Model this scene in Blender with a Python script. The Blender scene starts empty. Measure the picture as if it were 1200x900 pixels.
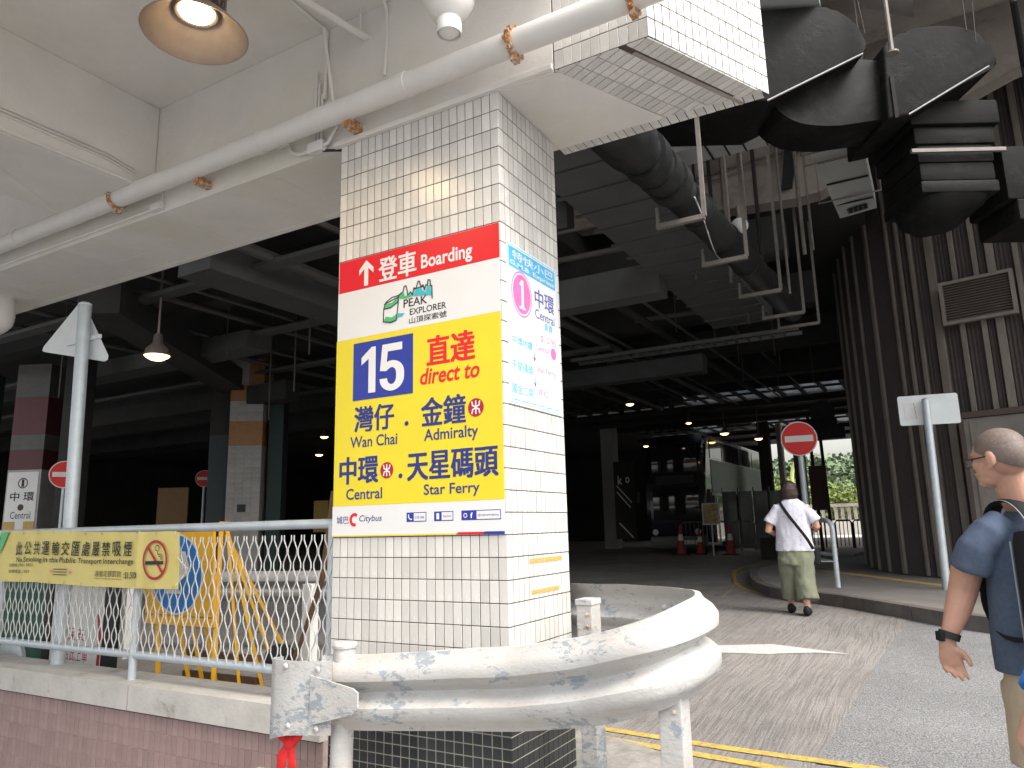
import bpy, bmesh, math, random
from mathutils import Vector, Matrix, noise
random.seed(7)
SC = bpy.context.scene
COL = SC.collection
PI = math.pi

# ------------------------------------------------------------------ camera
cd = bpy.data.cameras.new('camera'); cam = bpy.data.objects.new('camera', cd); COL.objects.link(cam)
cd.sensor_width = 36; cd.lens = 36*860/1200; cd.clip_start = .05; cd.clip_end = 3000
_r = Vector((.86526802, .50075177, -.02364159)); _u = Vector((.11519661, -.15271224, .98153386)); _f = Vector((-.48789446, .85201329, .18982192))
cam.matrix_world = Matrix(((_r.x, _u.x, -_f.x, 0), (_r.y, _u.y, -_f.y, 0), (_r.z, _u.z, -_f.z, 1.5), (0, 0, 0, 1)))
SC.camera = cam
# ------------------------------------------------------------------ world, sun, exposure
SUN_EL, SUN_AZ = math.radians(50), math.radians(108)      # azimuth clockwise from +Y
w = bpy.data.worlds.new('World'); SC.world = w; w.use_nodes = True
nt = w.node_tree; bg = nt.nodes['Background']
sky = nt.nodes.new('ShaderNodeTexSky'); sky.sky_type = 'NISHITA'; sky.sun_disc = False
sky.sun_elevation = SUN_EL; sky.sun_rotation = SUN_AZ; sky.air_density = 1.6; sky.dust_density = 5; sky.ozone_density = 1
hs = nt.nodes.new('ShaderNodeHueSaturation'); hs.inputs['Saturation'].default_value = .35
nt.links.new(sky.outputs[0], hs.inputs['Color']); nt.links.new(hs.outputs[0], bg.inputs['Color']); bg.inputs['Strength'].default_value = .14
sd = bpy.data.lights.new('sun', 'SUN'); sd.energy = 0.8; sd.angle = math.radians(20); sd.color = (1, .96, .9)
so = bpy.data.objects.new('sun', sd); COL.objects.link(so)
sdir = Vector((math.sin(SUN_AZ)*math.cos(SUN_EL), math.cos(SUN_AZ)*math.cos(SUN_EL), math.sin(SUN_EL)))
so.rotation_euler = sdir.to_track_quat('Z', 'Y').to_euler(); so.location = sdir*30
SC.view_settings.view_transform = 'Standard'; SC.view_settings.look = 'None'; SC.view_settings.exposure = 1.42; SC.view_settings.gamma = 1
SC.cycles.max_bounces = 8; SC.cycles.diffuse_bounces = 5

# ------------------------------------------------------------------ materials
MATS = {}
def rgb(*c): return (c[0], c[1], c[2], 1)
def mat(name, col, rough=.6, metal=0, var=.12, scale=6, col2=None, bump=.08, bscale=80, rnd=0, spots=None, stretch=(1,1,1), emit=None, spec=.5, edge=(.52,.6), coat=0, alpha=None, trans=0):
    """colour with two-scale noise, random per object / island, optional second colour in patches, bump"""
    if name in MATS: return MATS[name]
    m = bpy.data.materials.new(name); m.use_nodes = True; t = m.node_tree; N = t.nodes; L = t.links
    b = N['Principled BSDF']; b.inputs['Roughness'].default_value = rough; b.inputs['Metallic'].default_value = metal
    b.inputs['Specular IOR Level'].default_value = spec; b.inputs['Coat Weight'].default_value = coat
    tc = N.new('ShaderNodeTexCoord'); mp = N.new('ShaderNodeMapping'); mp.inputs['Scale'].default_value = stretch
    L.new(tc.outputs['Object'], mp.inputs[0])
    n1 = N.new('ShaderNodeTexNoise'); n1.inputs['Scale'].default_value = scale; n1.inputs['Detail'].default_value = 8; n1.inputs['Roughness'].default_value = .65
    L.new(mp.outputs[0], n1.inputs['Vector'])
    mr = N.new('ShaderNodeMapRange'); mr.inputs[1].default_value = .25; mr.inputs[2].default_value = .75; mr.inputs[3].default_value = 1-var; mr.inputs[4].default_value = 1+var
    L.new(n1.outputs[0], mr.inputs[0])
    mx = N.new('ShaderNodeMix'); mx.data_type = 'RGBA'; mx.blend_type = 'MULTIPLY'; mx.inputs[0].default_value = 1
    mx.inputs[6].default_value = rgb(*col); L.new(mr.outputs[0], mx.inputs[7]); out = mx.outputs[2]
    if rnd:
        gi = N.new('ShaderNodeNewGeometry'); oi = N.new('ShaderNodeObjectInfo'); ad = N.new('ShaderNodeMath'); ad.operation = 'ADD'
        L.new(gi.outputs['Random Per Island'], ad.inputs[0]); L.new(oi.outputs['Random'], ad.inputs[1])
        fr = N.new('ShaderNodeMath'); fr.operation = 'FRACT'; L.new(ad.outputs[0], fr.inputs[0])
        r2 = N.new('ShaderNodeMapRange'); r2.inputs[3].default_value = 1-rnd; r2.inputs[4].default_value = 1+rnd*.4; L.new(fr.outputs[0], r2.inputs[0])
        m2 = N.new('ShaderNodeMix'); m2.data_type = 'RGBA'; m2.blend_type = 'MULTIPLY'; m2.inputs[0].default_value = 1
        L.new(out, m2.inputs[6]); L.new(r2.outputs[0], m2.inputs[7]); out = m2.outputs[2]
    if col2:
        n2 = N.new('ShaderNodeTexNoise'); n2.inputs['Scale'].default_value = scale*(spots or .6); n2.inputs['Detail'].default_value = 10; n2.inputs['Roughness'].default_value = .7; n2.inputs['Distortion'].default_value = .3
        L.new(mp.outputs[0], n2.inputs['Vector'])
        r3 = N.new('ShaderNodeMapRange'); r3.inputs[1].default_value = edge[0]; r3.inputs[2].default_value = edge[1]; L.new(n2.outputs[0], r3.inputs[0])
        m3 = N.new('ShaderNodeMix'); m3.data_type = 'RGBA'; L.new(r3.outputs[0], m3.inputs[0]); L.new(out, m3.inputs[6]); m3.inputs[7].default_value = rgb(*col2); out = m3.outputs[2]
        pat = r3.outputs[0]
    L.new(out, b.inputs['Base Color'])
    if bump:
        n3 = N.new('ShaderNodeTexNoise'); n3.inputs['Scale'].default_value = bscale; n3.inputs['Detail'].default_value = 5; L.new(mp.outputs[0], n3.inputs['Vector'])
        bp = N.new('ShaderNodeBump'); bp.inputs['Strength'].default_value = bump; bp.inputs['Distance'].default_value = .01
        h = n3.outputs[0]
        if col2:
            sb = N.new('ShaderNodeMath'); sb.operation = 'SUBTRACT'; L.new(h, sb.inputs[0]); L.new(pat, sb.inputs[1]); h = sb.outputs[0]
        L.new(h, bp.inputs['Height']); L.new(bp.outputs[0], b.inputs['Normal'])
        rr = N.new('ShaderNodeMapRange'); rr.inputs[3].default_value = max(0, rough-.1); rr.inputs[4].default_value = min(1, rough+.12); L.new(n1.outputs[0], rr.inputs[0]); L.new(rr.outputs[0], b.inputs['Roughness'])
    if emit:
        b.inputs['Emission Color'].default_value = rgb(*emit[0]); b.inputs['Emission Strength'].default_value = emit[1]
    if trans: b.inputs['Transmission Weight'].default_value = trans
    MATS[name] = m; return m

def ground_mat(name, col, speck, groove=0, patch=.2):
    m = mat(name, col, rough=.88, var=patch, scale=.9, bump=0); N = m.node_tree.nodes; L = m.node_tree.links; b = N['Principled BSDF']
    tc = N.new('ShaderNodeTexCoord')
    v = N.new('ShaderNodeTexNoise'); v.inputs['Scale'].default_value = 110; v.inputs['Detail'].default_value = 3; L.new(tc.outputs['Object'], v.inputs['Vector'])
    r = N.new('ShaderNodeMapRange'); r.inputs[1].default_value = .35; r.inputs[2].default_value = .65; r.inputs[3].default_value = 1-speck; r.inputs[4].default_value = 1+speck; L.new(v.outputs[0], r.inputs[0])
    old = b.inputs['Base Color'].links[0].from_socket
    x = N.new('ShaderNodeMix'); x.data_type = 'RGBA'; x.blend_type = 'MULTIPLY'; x.inputs[0].default_value = 1; L.new(old, x.inputs[6]); L.new(r.outputs[0], x.inputs[7])
    out = x.outputs[2]; h = v.outputs[0]
    if groove:
        mp = N.new('ShaderNodeMapping'); mp.inputs['Rotation'].default_value = (0, 0, math.radians(-8)); L.new(tc.outputs['Object'], mp.inputs[0])
        mp.inputs['Scale'].default_value = (64, 1.8, 1); dn_ = N.new('ShaderNodeTexNoise'); dn_.inputs['Scale'].default_value = 1.1; L.new(tc.outputs['Object'], dn_.inputs['Vector'])
        va = N.new('ShaderNodeVectorMath'); va.operation = 'MULTIPLY_ADD'; L.new(dn_.outputs['Color'], va.inputs[0]); va.inputs[1].default_value = (9, 0, 0); L.new(mp.outputs[0], va.inputs[2])
        wv = N.new('ShaderNodeTexNoise'); wv.inputs['Scale'].default_value = 1.0; wv.inputs['Detail'].default_value = 3; wv.inputs['Roughness'].default_value = .5
        L.new(va.outputs[0], wv.inputs['Vector'])
        g = N.new('ShaderNodeMapRange'); g.inputs[1].default_value = .38; g.inputs[2].default_value = .56; g.inputs[3].default_value = 1-groove; g.inputs[4].default_value = 1.05; L.new(wv.outputs[0], g.inputs[0])
        y = N.new('ShaderNodeMix'); y.data_type = 'RGBA'; y.blend_type = 'MULTIPLY'; y.inputs[0].default_value = 1; L.new(out, y.inputs[6]); L.new(g.outputs[0], y.inputs[7]); out = y.outputs[2]
        ad = N.new('ShaderNodeMath'); ad.operation = 'MULTIPLY_ADD'; L.new(wv.outputs[0], ad.inputs[0]); ad.inputs[1].default_value = 1.5; L.new(v.outputs[0], ad.inputs[2]); h = ad.outputs[0]
    L.new(out, b.inputs['Base Color'])
    bp = N.new('ShaderNodeBump'); bp.inputs['Strength'].default_value = .5; bp.inputs['Distance'].default_value = .008; L.new(h, bp.inputs['Height']); L.new(bp.outputs[0], b.inputs['Normal'])
    return m

M_tile = mat('glazed_white_tile', (.66, .64, .61), rough=.25, var=.08, scale=2.2, bump=.05, bscale=18, rnd=.15, spec=.5, col2=(.50, .45, .38), spots=3.5, edge=(.66, .80))
M_grout = mat('dark_grout', (.085, .062, .055), rough=.9, var=.25, scale=20)
M_black_tile = mat('black_tile', (.022, .027, .032), rough=.3, var=.3, scale=10, rnd=.3, col2=(.12,.12,.11), spots=2, edge=(.66,.8))
M_lightgrout = mat('light_grout', (.42, .41, .34), rough=.9, var=.2, scale=20)
M_pink_tile = mat('mauve_tile', (.30, .205, .195), rough=.55, var=.12, scale=5, rnd=.12, bump=.06)
M_pinkgrout = mat('pale_grout', (.36, .29, .27), rough=.9, var=.25, scale=20)
M_paint = mat('offwhite_painted_concrete', (.71, .685, .655), rough=.75, var=.10, scale=1.6, bump=.2, bscale=22, col2=(.66,.635,.54), spots=.7, edge=(.46,.72))
M_pipe = mat('offwhite_pipe_paint', (.70, .68, .65), rough=.4, var=.06, scale=5, bump=.03)
M_rust = mat('rusty_metal', (.62, .56, .48), rough=.75, var=.2, scale=40, col2=(.40, .17, .05), spots=1.0, edge=(.42,.52), bump=.2)
M_conc = mat('weathered_concrete', (.34, .30, .27), rough=.88, var=.3, scale=1.2, bump=.25, bscale=25, col2=(.14,.115,.10), spots=.9, edge=(.53,.72))
M_conc_light = mat('pale_concrete', (.50, .475, .44), rough=.85, var=.18, scale=2, bump=.2, bscale=30, col2=(.3,.26,.22), spots=1.2, edge=(.58,.8))
M_dark_conc = mat('dirty_shaded_concrete', (.036, .035, .035), rough=.92, var=.4, scale=.9, bump=.2, bscale=15)  # dirty concrete, its colour lowered further to stand in for interior darkness
M_coping = mat('coping_concrete', (.47, .45, .42), rough=.85, var=.16, scale=5, bump=.25, bscale=40, col2=(.24,.2,.16), spots=.8, edge=(.56,.72))
M_kerb = mat('kerb_concrete', (.13, .115, .105), rough=.9, var=.35, scale=4, bump=.4, bscale=40, rnd=.2)
M_pave = mat('pavement_concrete', (.20, .185, .17), rough=.9, var=.22, scale=2.5, bump=.3, bscale=60, rnd=.1)
M_island = mat('rough_mortar', (.30, .28, .255), rough=.95, var=.35, scale=9, bump=.9, bscale=22)
M_galv = mat('galvanised_steel', (.50, .55, .59), rough=.42, metal=.35, var=.12, scale=12, bump=.05)
M_galv_white = mat('pale_coated_wire', (.56, .57, .56), rough=.5, var=.1, scale=12, bump=0)
M_guard = mat('peeling_white_paint', (.475, .47, .46), rough=.55, var=.1, scale=7, bump=.25, bscale=50, col2=(.30, .335, .37), spots=1.0, edge=(.585,.60), stretch=(1,1,1.7))
def guard_mat():
    m = M_guard; t = m.node_tree; N = t.nodes; L = t.links; b = N['Principled BSDF']; old = b.inputs['Base Color'].links[0].from_socket
    tc = N.new('ShaderNodeTexCoord')
    def nz(sc, st, det=8, ro=.7):
        mp = N.new('ShaderNodeMapping'); mp.inputs['Scale'].default_value = st; L.new(tc.outputs['Object'], mp.inputs[0]); n = N.new('ShaderNodeTexNoise'); n.inputs['Scale'].default_value = sc; n.inputs['Detail'].default_value = det; n.inputs['Roughness'].default_value = ro; L.new(mp.outputs[0], n.inputs['Vector']); return n.outputs[0]
    def rng(s_, a, c, lo=0, hi=1):
        r = N.new('ShaderNodeMapRange'); r.inputs[1].default_value = a; r.inputs[2].default_value = c; r.inputs[3].default_value = lo; r.inputs[4].default_value = hi; L.new(s_, r.inputs[0]); return r.outputs[0]
    def mix(f, a, col):
        x = N.new('ShaderNodeMix'); x.data_type = 'RGBA'; L.new(f, x.inputs[0]); L.new(a, x.inputs[6]); x.inputs[7].default_value = rgb(*col); return x.outputs[2]
    out = mix(rng(nz(2.2, (1, 1, 2.5)), .48, .78, 0, .75), old, (.40, .345, .29))      # old grime
    ad = N.new('ShaderNodeMath'); ad.operation = 'ADD'; L.new(nz(1.9, (1, 1, 1.2), 2), ad.inputs[0]); L.new(nz(16, (1, 1, 2.2), 10, .75), ad.inputs[1])
    out = mix(rng(ad.outputs[0], 1.105, 1.12), out, (.27, .30, .33))                    # peeled clusters
    out = mix(rng(nz(34, (1, 1, 5), 6, .8), .62, .66), out, (.20, .19, .19))            # scrapes
    out = mix(rng(nz(5, (4, 4, .5), 6), .66, .76, 0, .6), out, (.33, .22, .14))         # rust drips
    L.new(out, b.inputs['Base Color'])
guard_mat()
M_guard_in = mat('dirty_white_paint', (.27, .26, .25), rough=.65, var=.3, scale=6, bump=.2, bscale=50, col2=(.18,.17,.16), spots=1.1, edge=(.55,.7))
M_ribs = mat('dark_corrugated_cladding', (.062, .052, .049), rough=.7, var=.2, scale=3, bump=.1)
M_strip = mat('pale_cladding_strip', (.195, .17, .15), rough=.7, var=.3, scale=6, bump=.1, stretch=(1,1,.3))
M_duct = mat('black_duct_wrap', (.009, .009, .009), spec=.12, rough=.5, var=.45, scale=4, bump=.35, bscale=9, col2=(.030,.028,.028), spots=.7, edge=(.52,.75))
M_seam = mat('duct_seam_steel', (.22, .215, .21), rough=.5, metal=.3)
M_duct_grey = mat('grey_sheet_duct', (.46, .48, .48), rough=.55, metal=.2, var=.1, scale=3, bump=.05)
M_darkgrey = mat('dark_grey_duct', (.092, .095, .095), rough=.7, var=.2, scale=2, bump=.1)
M_channel = mat('strut_channel_steel', (.21, .19, .17), rough=.55, metal=.3, var=.25, scale=10, bump=.1, col2=(.22,.13,.08), spots=1, edge=(.6,.72))
M_blackpipe = mat('black_pipe_lagging', (.020, .021, .022), spec=.35, rough=.42, var=.4, scale=7, bump=.4, bscale=14)
M_cable = mat('black_cable', (.015, .015, .016), rough=.6, bump=0)
M_red = mat('red_vinyl', (.68, .007, .018), rough=.35, var=.03, bump=.02)
M_white = mat('white_vinyl', (.72, .715, .715), rough=.35, var=.04, scale=3, bump=.05, bscale=9)
M_yel = mat('yellow_vinyl', (.74, .60, .022), rough=.35, var=.05, scale=3, bump=.05, bscale=9)
M_blue = mat('blue_vinyl', (.018, .035, .30), rough=.35, var=.03, bump=0)
M_navy = mat('navy_vinyl', (.018, .028, .19), rough=.4, var=.03, bump=0)
M_blackp = mat('black_print', (.012, .013, .014), rough=.5, var=.05, bump=0)
M_mtr = mat('crimson_print', (.38, .008, .03), rough=.4, var=.03, bump=0)
M_green = mat('green_print', (.08, .42, .17), rough=.4, var=.03, bump=0)
M_teal = mat('teal_print', (.04, .45, .52), rough=.4, var=.03, bump=0)
M_cyan = mat('faded_cyan_print', (.09, .44, .72), rough=.4, var=.2, scale=20, bump=0)
M_cyanlt = mat('faded_pale_blue_print', (.30, .58, .76), rough=.4, var=.3, scale=30, bump=0)
M_pinkp = mat('faded_pink_print', (.82, .17, .42), rough=.4, var=.15, scale=20, bump=0)
M_indigo = mat('faded_indigo_print', (.10, .10, .33), rough=.4, var=.2, scale=30, bump=0)
M_poster = mat('white_poster_sheet', (.74, .76, .77), rough=.3, var=.05, bump=.03, col2=(.5,.62,.68), spots=2.5, edge=(.6,.8), scale=8)
M_ochre = mat('yellow_tape', (.48, .33, .10), rough=.7, var=.25, scale=40, bump=.1)
M_banner = mat('yellow_banner_vinyl', (.62, .52, .17), rough=.5, var=.12, scale=4, bump=.25, bscale=9)
M_wyellow = mat('yellow_board_paint', (.86, .46, .015), rough=.4, var=.12, scale=5, bump=.05)
M_sblue = mat('sign_blue', (.015, .20, .62), rough=.35, var=.08, scale=8, bump=0)
M_swhite = mat('sign_white', (.70, .70, .68), rough=.4, var=.06, bump=.02)
M_sred = mat('sign_red', (.66, .012, .015), rough=.4, var=.05, bump=.02, emit=None)
M_alum = mat('aluminium_sheet', (.72, .755, .77), rough=.45, metal=.1, var=.07, scale=6, bump=.05)
M_roadyel = mat('road_yellow', (.52, .36, .07), rough=.85, var=.3, scale=14, col2=(.26,.22,.14), spots=3, edge=(.50,.62), bump=.2)
M_roadwhite = mat('road_white', (.50, .50, .49), rough=.8, var=.15, scale=14, col2=(.3,.3,.3), spots=3, edge=(.6,.7), bump=.2)
M_asph = ground_mat('asphalt', (.19, .19, .192), .6)
M_croad = ground_mat('grooved_concrete_road', (.235, .218, .205), .25, groove=.24, patch=.30)
M_lamp = mat('grey_lamp_housing', (.30, .24, .21), rough=.4, metal=.5, var=.15, bump=.05)
M_bulb = mat('lit_lens', (1, .85, .6), rough=.4, bump=0, emit=((1, .78, .42), 14))
M_farbulb = mat('lit_far_lens', (1, .8, .5), rough=.4, bump=0, emit=((1, .66, .26), 3.0))
M_orange_tile = mat('orange_tile', (.34, .16, .055), rough=.5, var=.15, scale=6, rnd=.1, bump=.05)  # orange lowered to suit the unlit interior
M_grey_tile = mat('shaded_white_tile', (.36, .345, .335), rough=.4, var=.15, scale=4, rnd=.14, bump=.05)  # white tile with the interior's shade put into its colour
M_redband = mat('dull_red_tile', (.09, .018, .024), rough=.5, var=.15, scale=6, rnd=.1, bump=.05)  # red darkened in place of weak interior light
M_greencol = mat('dark_green_paint', (.012, .035, .032), rough=.6, var=.2, bump=.1)
M_bus = mat('dark_bus_paint', (.013, .012, .028), rough=.25, var=.1, bump=0, coat=.5)
M_busgrey = mat('bus_silver', (.12, .12, .125), rough=.4, metal=.2, var=.1, bump=.03)
M_glass = mat('dark_window_glass', (.02, .023, .025), rough=.06, var=.05, bump=0, spec=.9)
M_rubber = mat('rubber', (.02, .02, .02), rough=.8, bump=.1)
M_cone = mat('cone_orange', (.28, .022, .018), rough=.5, bump=.03)
M_skin = mat('skin', (.47, .26, .185), rough=.5, var=.09, scale=25, bump=.08, bscale=200)
M_stubble = mat('shaven_scalp', (.13, .10, .085), rough=.6, var=.2, scale=60, bump=.1, bscale=400, col2=(.36,.23,.17), spots=2.2, edge=(.55,.75))
M_navycloth = mat('heather_navy_cloth', (.062, .086, .135), rough=.9, var=.22, scale=60, bump=.25, bscale=12)
M_olive = mat('olive_cloth', (.17, .18, .125), rough=.9, var=.15, scale=8, bump=.3, bscale=14)
M_floral = mat('speckled_white_cloth', (.60, .60, .68), rough=.85, var=.05, scale=30, bump=.2, bscale=14, col2=(.22,.16,.34), spots=1.3, edge=(.61,.63))
M_hair = mat('dark_brown_hair', (.032, .014, .012), rough=.5, var=.4, scale=30, bump=.5, bscale=60, stretch=(3,3,.5))
M_blackcloth = mat('black_nylon', (.012, .013, .015), spec=.2, rough=.7, var=.2, bump=.2, bscale=60)
M_greytrim = mat('grey_trim', (.26, .28, .29), rough=.5, bump=0)
M_khaki = mat('khaki_cloth', (.44, .36, .26), rough=.9, var=.12, bump=.2, bscale=30)
M_blueshirt = mat('bright_blue_cloth', (.02, .16, .52), rough=.9, var=.15, scale=20, bump=.2, bscale=30)
M_redcloth = mat('red_cloth', (.62, .02, .02), rough=.85, var=.15, bump=.2, bscale=30)
M_wood = mat('weathered_wood', (.15, .085, .05), rough=.8, var=.3, scale=10, bump=.2)
M_leaf = mat('foliage', (.12, .17, .085), rough=.7, var=.4, scale=.6, rnd=.5, bump=0)
M_leafy = mat('yellow_green_foliage', (.20, .26, .05), rough=.7, var=.4, scale=.6, rnd=.5, bump=0)  # yellow-green is the shrubs' own leaf colour
M_hill = mat('forested_hill', (.06, .12, .035), rough=.9, var=.5, scale=.15, bump=0)
M_trunk = mat('bark', (.08, .06, .045), rough=.9, bump=.2)
M_sash = mat('frosted_pane', (.42, .45, .47), rough=.5, var=.35, scale=.8, bump=0, trans=.7)
M_brownboard = mat('brown_notice_board', (.075, .035, .03), rough=.6, bump=.05)

# ------------------------------------------------------------------ object helpers (all coordinates are world metres)
def wloc(o):
    v = Vector((0, 0, 0))
    while o is not None: v += o.location; o = o.parent
    return v
def link(name, me, m=None, parent=None, loc=None):
    o = bpy.data.objects.new(name, me); COL.objects.link(o)
    if parent is not None: o.parent = parent
    if m is not None and me is not None and len(me.materials) == 0: me.materials.append(m)
    if loc is not None: o.location = loc
    return o
def tag(o, label, cat, group=None):
    o['label'] = label; o['category'] = cat
    if group: o['group'] = group
    return o
def thing(name, label, cat, loc, group=None):
    return tag(link(name, None, loc=Vector(loc)), label, cat, group)
def structure(o): o['kind'] = 'structure'; return o
def stuff(o): o['kind'] = 'stuff'; return o

class MB:
    def __init__(s): s.b = bmesh.new()
    def box(s, c, size, rot=None, bevel=0):
        M = Matrix.Translation(c) @ (rot.to_4x4() if rot is not None else Matrix()) @ Matrix.Diagonal((size[0], size[1], size[2], 1))
        r = bmesh.ops.create_cube(s.b, size=1, matrix=M)
        if bevel:
            es = list({e for v in r['verts'] for e in v.link_edges})
            bmesh.ops.bevel(s.b, geom=es, offset=bevel, segments=2, affect='EDGES', profile=.6)
        return s
    def span(s, a, b, bevel=0):
        a = Vector(a); b = Vector(b); return s.box((a+b)/2, [abs(x) for x in (b-a)], bevel=bevel)
    def prism(s, pts, z0, z1):           # plan polygon, vertical extrusion; z may be functions of (x,y)
        f0 = z0 if callable(z0) else (lambda x, y: z0); f1 = z1 if callable(z1) else (lambda x, y: z1)
        lo = [s.b.verts.new((p[0], p[1], f0(p[0], p[1]))) for p in pts]; hi = [s.b.verts.new((p[0], p[1], f1(p[0], p[1]))) for p in pts]
        n = len(pts); s.b.faces.new(hi); s.b.faces.new(lo[::-1])
        for i in range(n): s.b.faces.new((lo[i], lo[(i+1) % n], hi[(i+1) % n], hi[i]))
        return s
    def extr(s, pts, d):                 # 3-D polygon extruded by a vector
        d = Vector(d); a = [s.b.verts.new(p) for p in pts]; c = [s.b.verts.new(Vector(p)+d) for p in pts]; n = len(pts)
        s.b.faces.new(a); s.b.faces.new(c[::-1])
        for i in range(n): s.b.faces.new((a[(i+1) % n], a[i], c[i], c[(i+1) % n]))
        return s
    def face(s, pts): s.b.faces.new([s.b.verts.new(p) for p in pts]); return s
    def loft(s, rings, n=12, ref=(1, 0, 0), caps=True, power=2):   # rings: (x,y,z,ra[,rb])
        P = [Vector(r[:3]) for r in rings]; ref = Vector(ref); R = []
        for i, r in enumerate(rings):
            t = (P[min(i+1, len(P)-1)]-P[max(i-1, 0)])
            if t.length < 1e-9: t = Vector((0, 0, 1))
            t.normalize(); a = ref - t*ref.dot(t)
            if a.length < 1e-3: a = Vector((0, 1, 0)) - t*t.y
            a.normalize(); b = t.cross(a); ra = r[3]; rb = r[4] if len(r) > 4 else ra; vs = []
            for k in range(n):
                c, q = math.cos(2*PI*k/n), math.sin(2*PI*k/n)
                if power != 2:
                    c = math.copysign(abs(c)**(2/power), c); q = math.copysign(abs(q)**(2/power), q)
                vs.append(s.b.verts.new(P[i]+a*ra*c+b*rb*q))
            R.append(vs)
        for i in range(len(R)-1):
            for k in range(n): s.b.faces.new((R[i][k], R[i][(k+1) % n], R[i+1][(k+1) % n], R[i+1][k]))
        if caps: s.b.faces.new(R[0][::-1]); s.b.faces.new(R[-1])
        return s
    def tube(s, pts, r, n=8): return s.loft([(*p, r) for p in pts], n=n, ref=(.13, .21, .97) if abs((Vector(pts[-1])-Vector(pts[0])).normalized().z) < .8 else (1, 0, 0))
    def ball(s, c, r, rot=None, seg=16):
        rr = (r, r, r) if not hasattr(r, '__len__') else r
        M = Matrix.Translation(c) @ (rot.to_4x4() if rot is not None else Matrix()) @ Matrix.Diagonal((*rr, 1))
        bmesh.ops.create_uvsphere(s.b, u_segments=seg, v_segments=seg//2+2, radius=1, matrix=M); return s
    def lathe(s, prof, c, n=24, axis=(0, 0, 1), caps=False):
        q = Vector(axis).normalized().to_track_quat('Z', 'Y'); R = []; c = Vector(c)
        for (r, z) in prof: R.append([s.b.verts.new(c + q @ Vector((r*math.cos(2*PI*k/n), r*math.sin(2*PI*k/n), z))) for k in range(n)])
        for i in range(len(R)-1):
            for k in range(n): s.b.faces.new((R[i][k], R[i][(k+1) % n], R[i+1][(k+1) % n], R[i+1][k]))
        if caps: s.b.faces.new(R[0][::-1]); s.b.faces.new(R[-1])
        return s
    def build(s, name, m, parent=None, smooth=False, loc=None):
        off = wloc(parent) if parent is not None else (Vector(loc) if loc is not None else Vector((0, 0, 0)))
        if off.length: bmesh.ops.translate(s.b, verts=s.b.verts, vec=-off)
        bmesh.ops.recalc_face_normals(s.b, faces=s.b.faces)
        me = bpy.data.meshes.new(name); s.b.to_mesh(me); s.b.free()
        if smooth:
            me.polygons.foreach_set('use_smooth', [True]*len(me.polygons))
            try: me.set_sharp_from_angle(angle=math.radians(42))
            except Exception: pass
        return link(name, me, m, parent, loc=loc if parent is None else None)

def blob(mb, voxel, smooth=6):          # fuse overlapping volumes into one continuous skin
    me = bpy.data.meshes.new('tmp'); bmesh.ops.recalc_face_normals(mb.b, faces=mb.b.faces); mb.b.to_mesh(me); mb.b.free()
    o = bpy.data.objects.new('tmp', me); COL.objects.link(o)
    r = o.modifiers.new('r', 'REMESH'); r.mode = 'VOXEL'; r.voxel_size = voxel; r.use_smooth_shade = True
    sm = o.modifiers.new('s', 'SMOOTH'); sm.factor = .5; sm.iterations = smooth
    bpy.context.view_layer.update(); dg = bpy.context.evaluated_depsgraph_get()
    res = bpy.data.meshes.new_from_object(o.evaluated_get(dg)); bpy.data.objects.remove(o); bpy.data.meshes.remove(me)
    return res
def blob_obj(name, mb, voxel, m, parent, smooth=6, wr=0):
    me = blob(mb, voxel, smooth)
    if wr:                               # cloth folds
        nn = [v.normal.copy() for v in me.vertices]
        for v, q in zip(me.vertices, nn):
            p = v.co; v.co = p + q*wr*(noise.noise(Vector((p.x*9, p.y*9, p.z*5)))+.5*noise.noise(Vector((p.x*22+3, p.y*22, p.z*12))))
    me.transform(Matrix.Translation(-wloc(parent))); me.polygons.foreach_set('use_smooth', [True]*len(me.polygons))
    return link(name, me, m, parent)

def dup(root, dloc=None, label=None, loc=None):
    def cp(o, par):
        c = o.copy(); COL.objects.link(c); c.parent = par
        for ch in list(o.children): cp(ch, c)
        return c
    c = cp(root, None); c.location = Vector(loc) if loc is not None else root.location+Vector(dloc)
    if label: c['label'] = label
    return c

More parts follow.
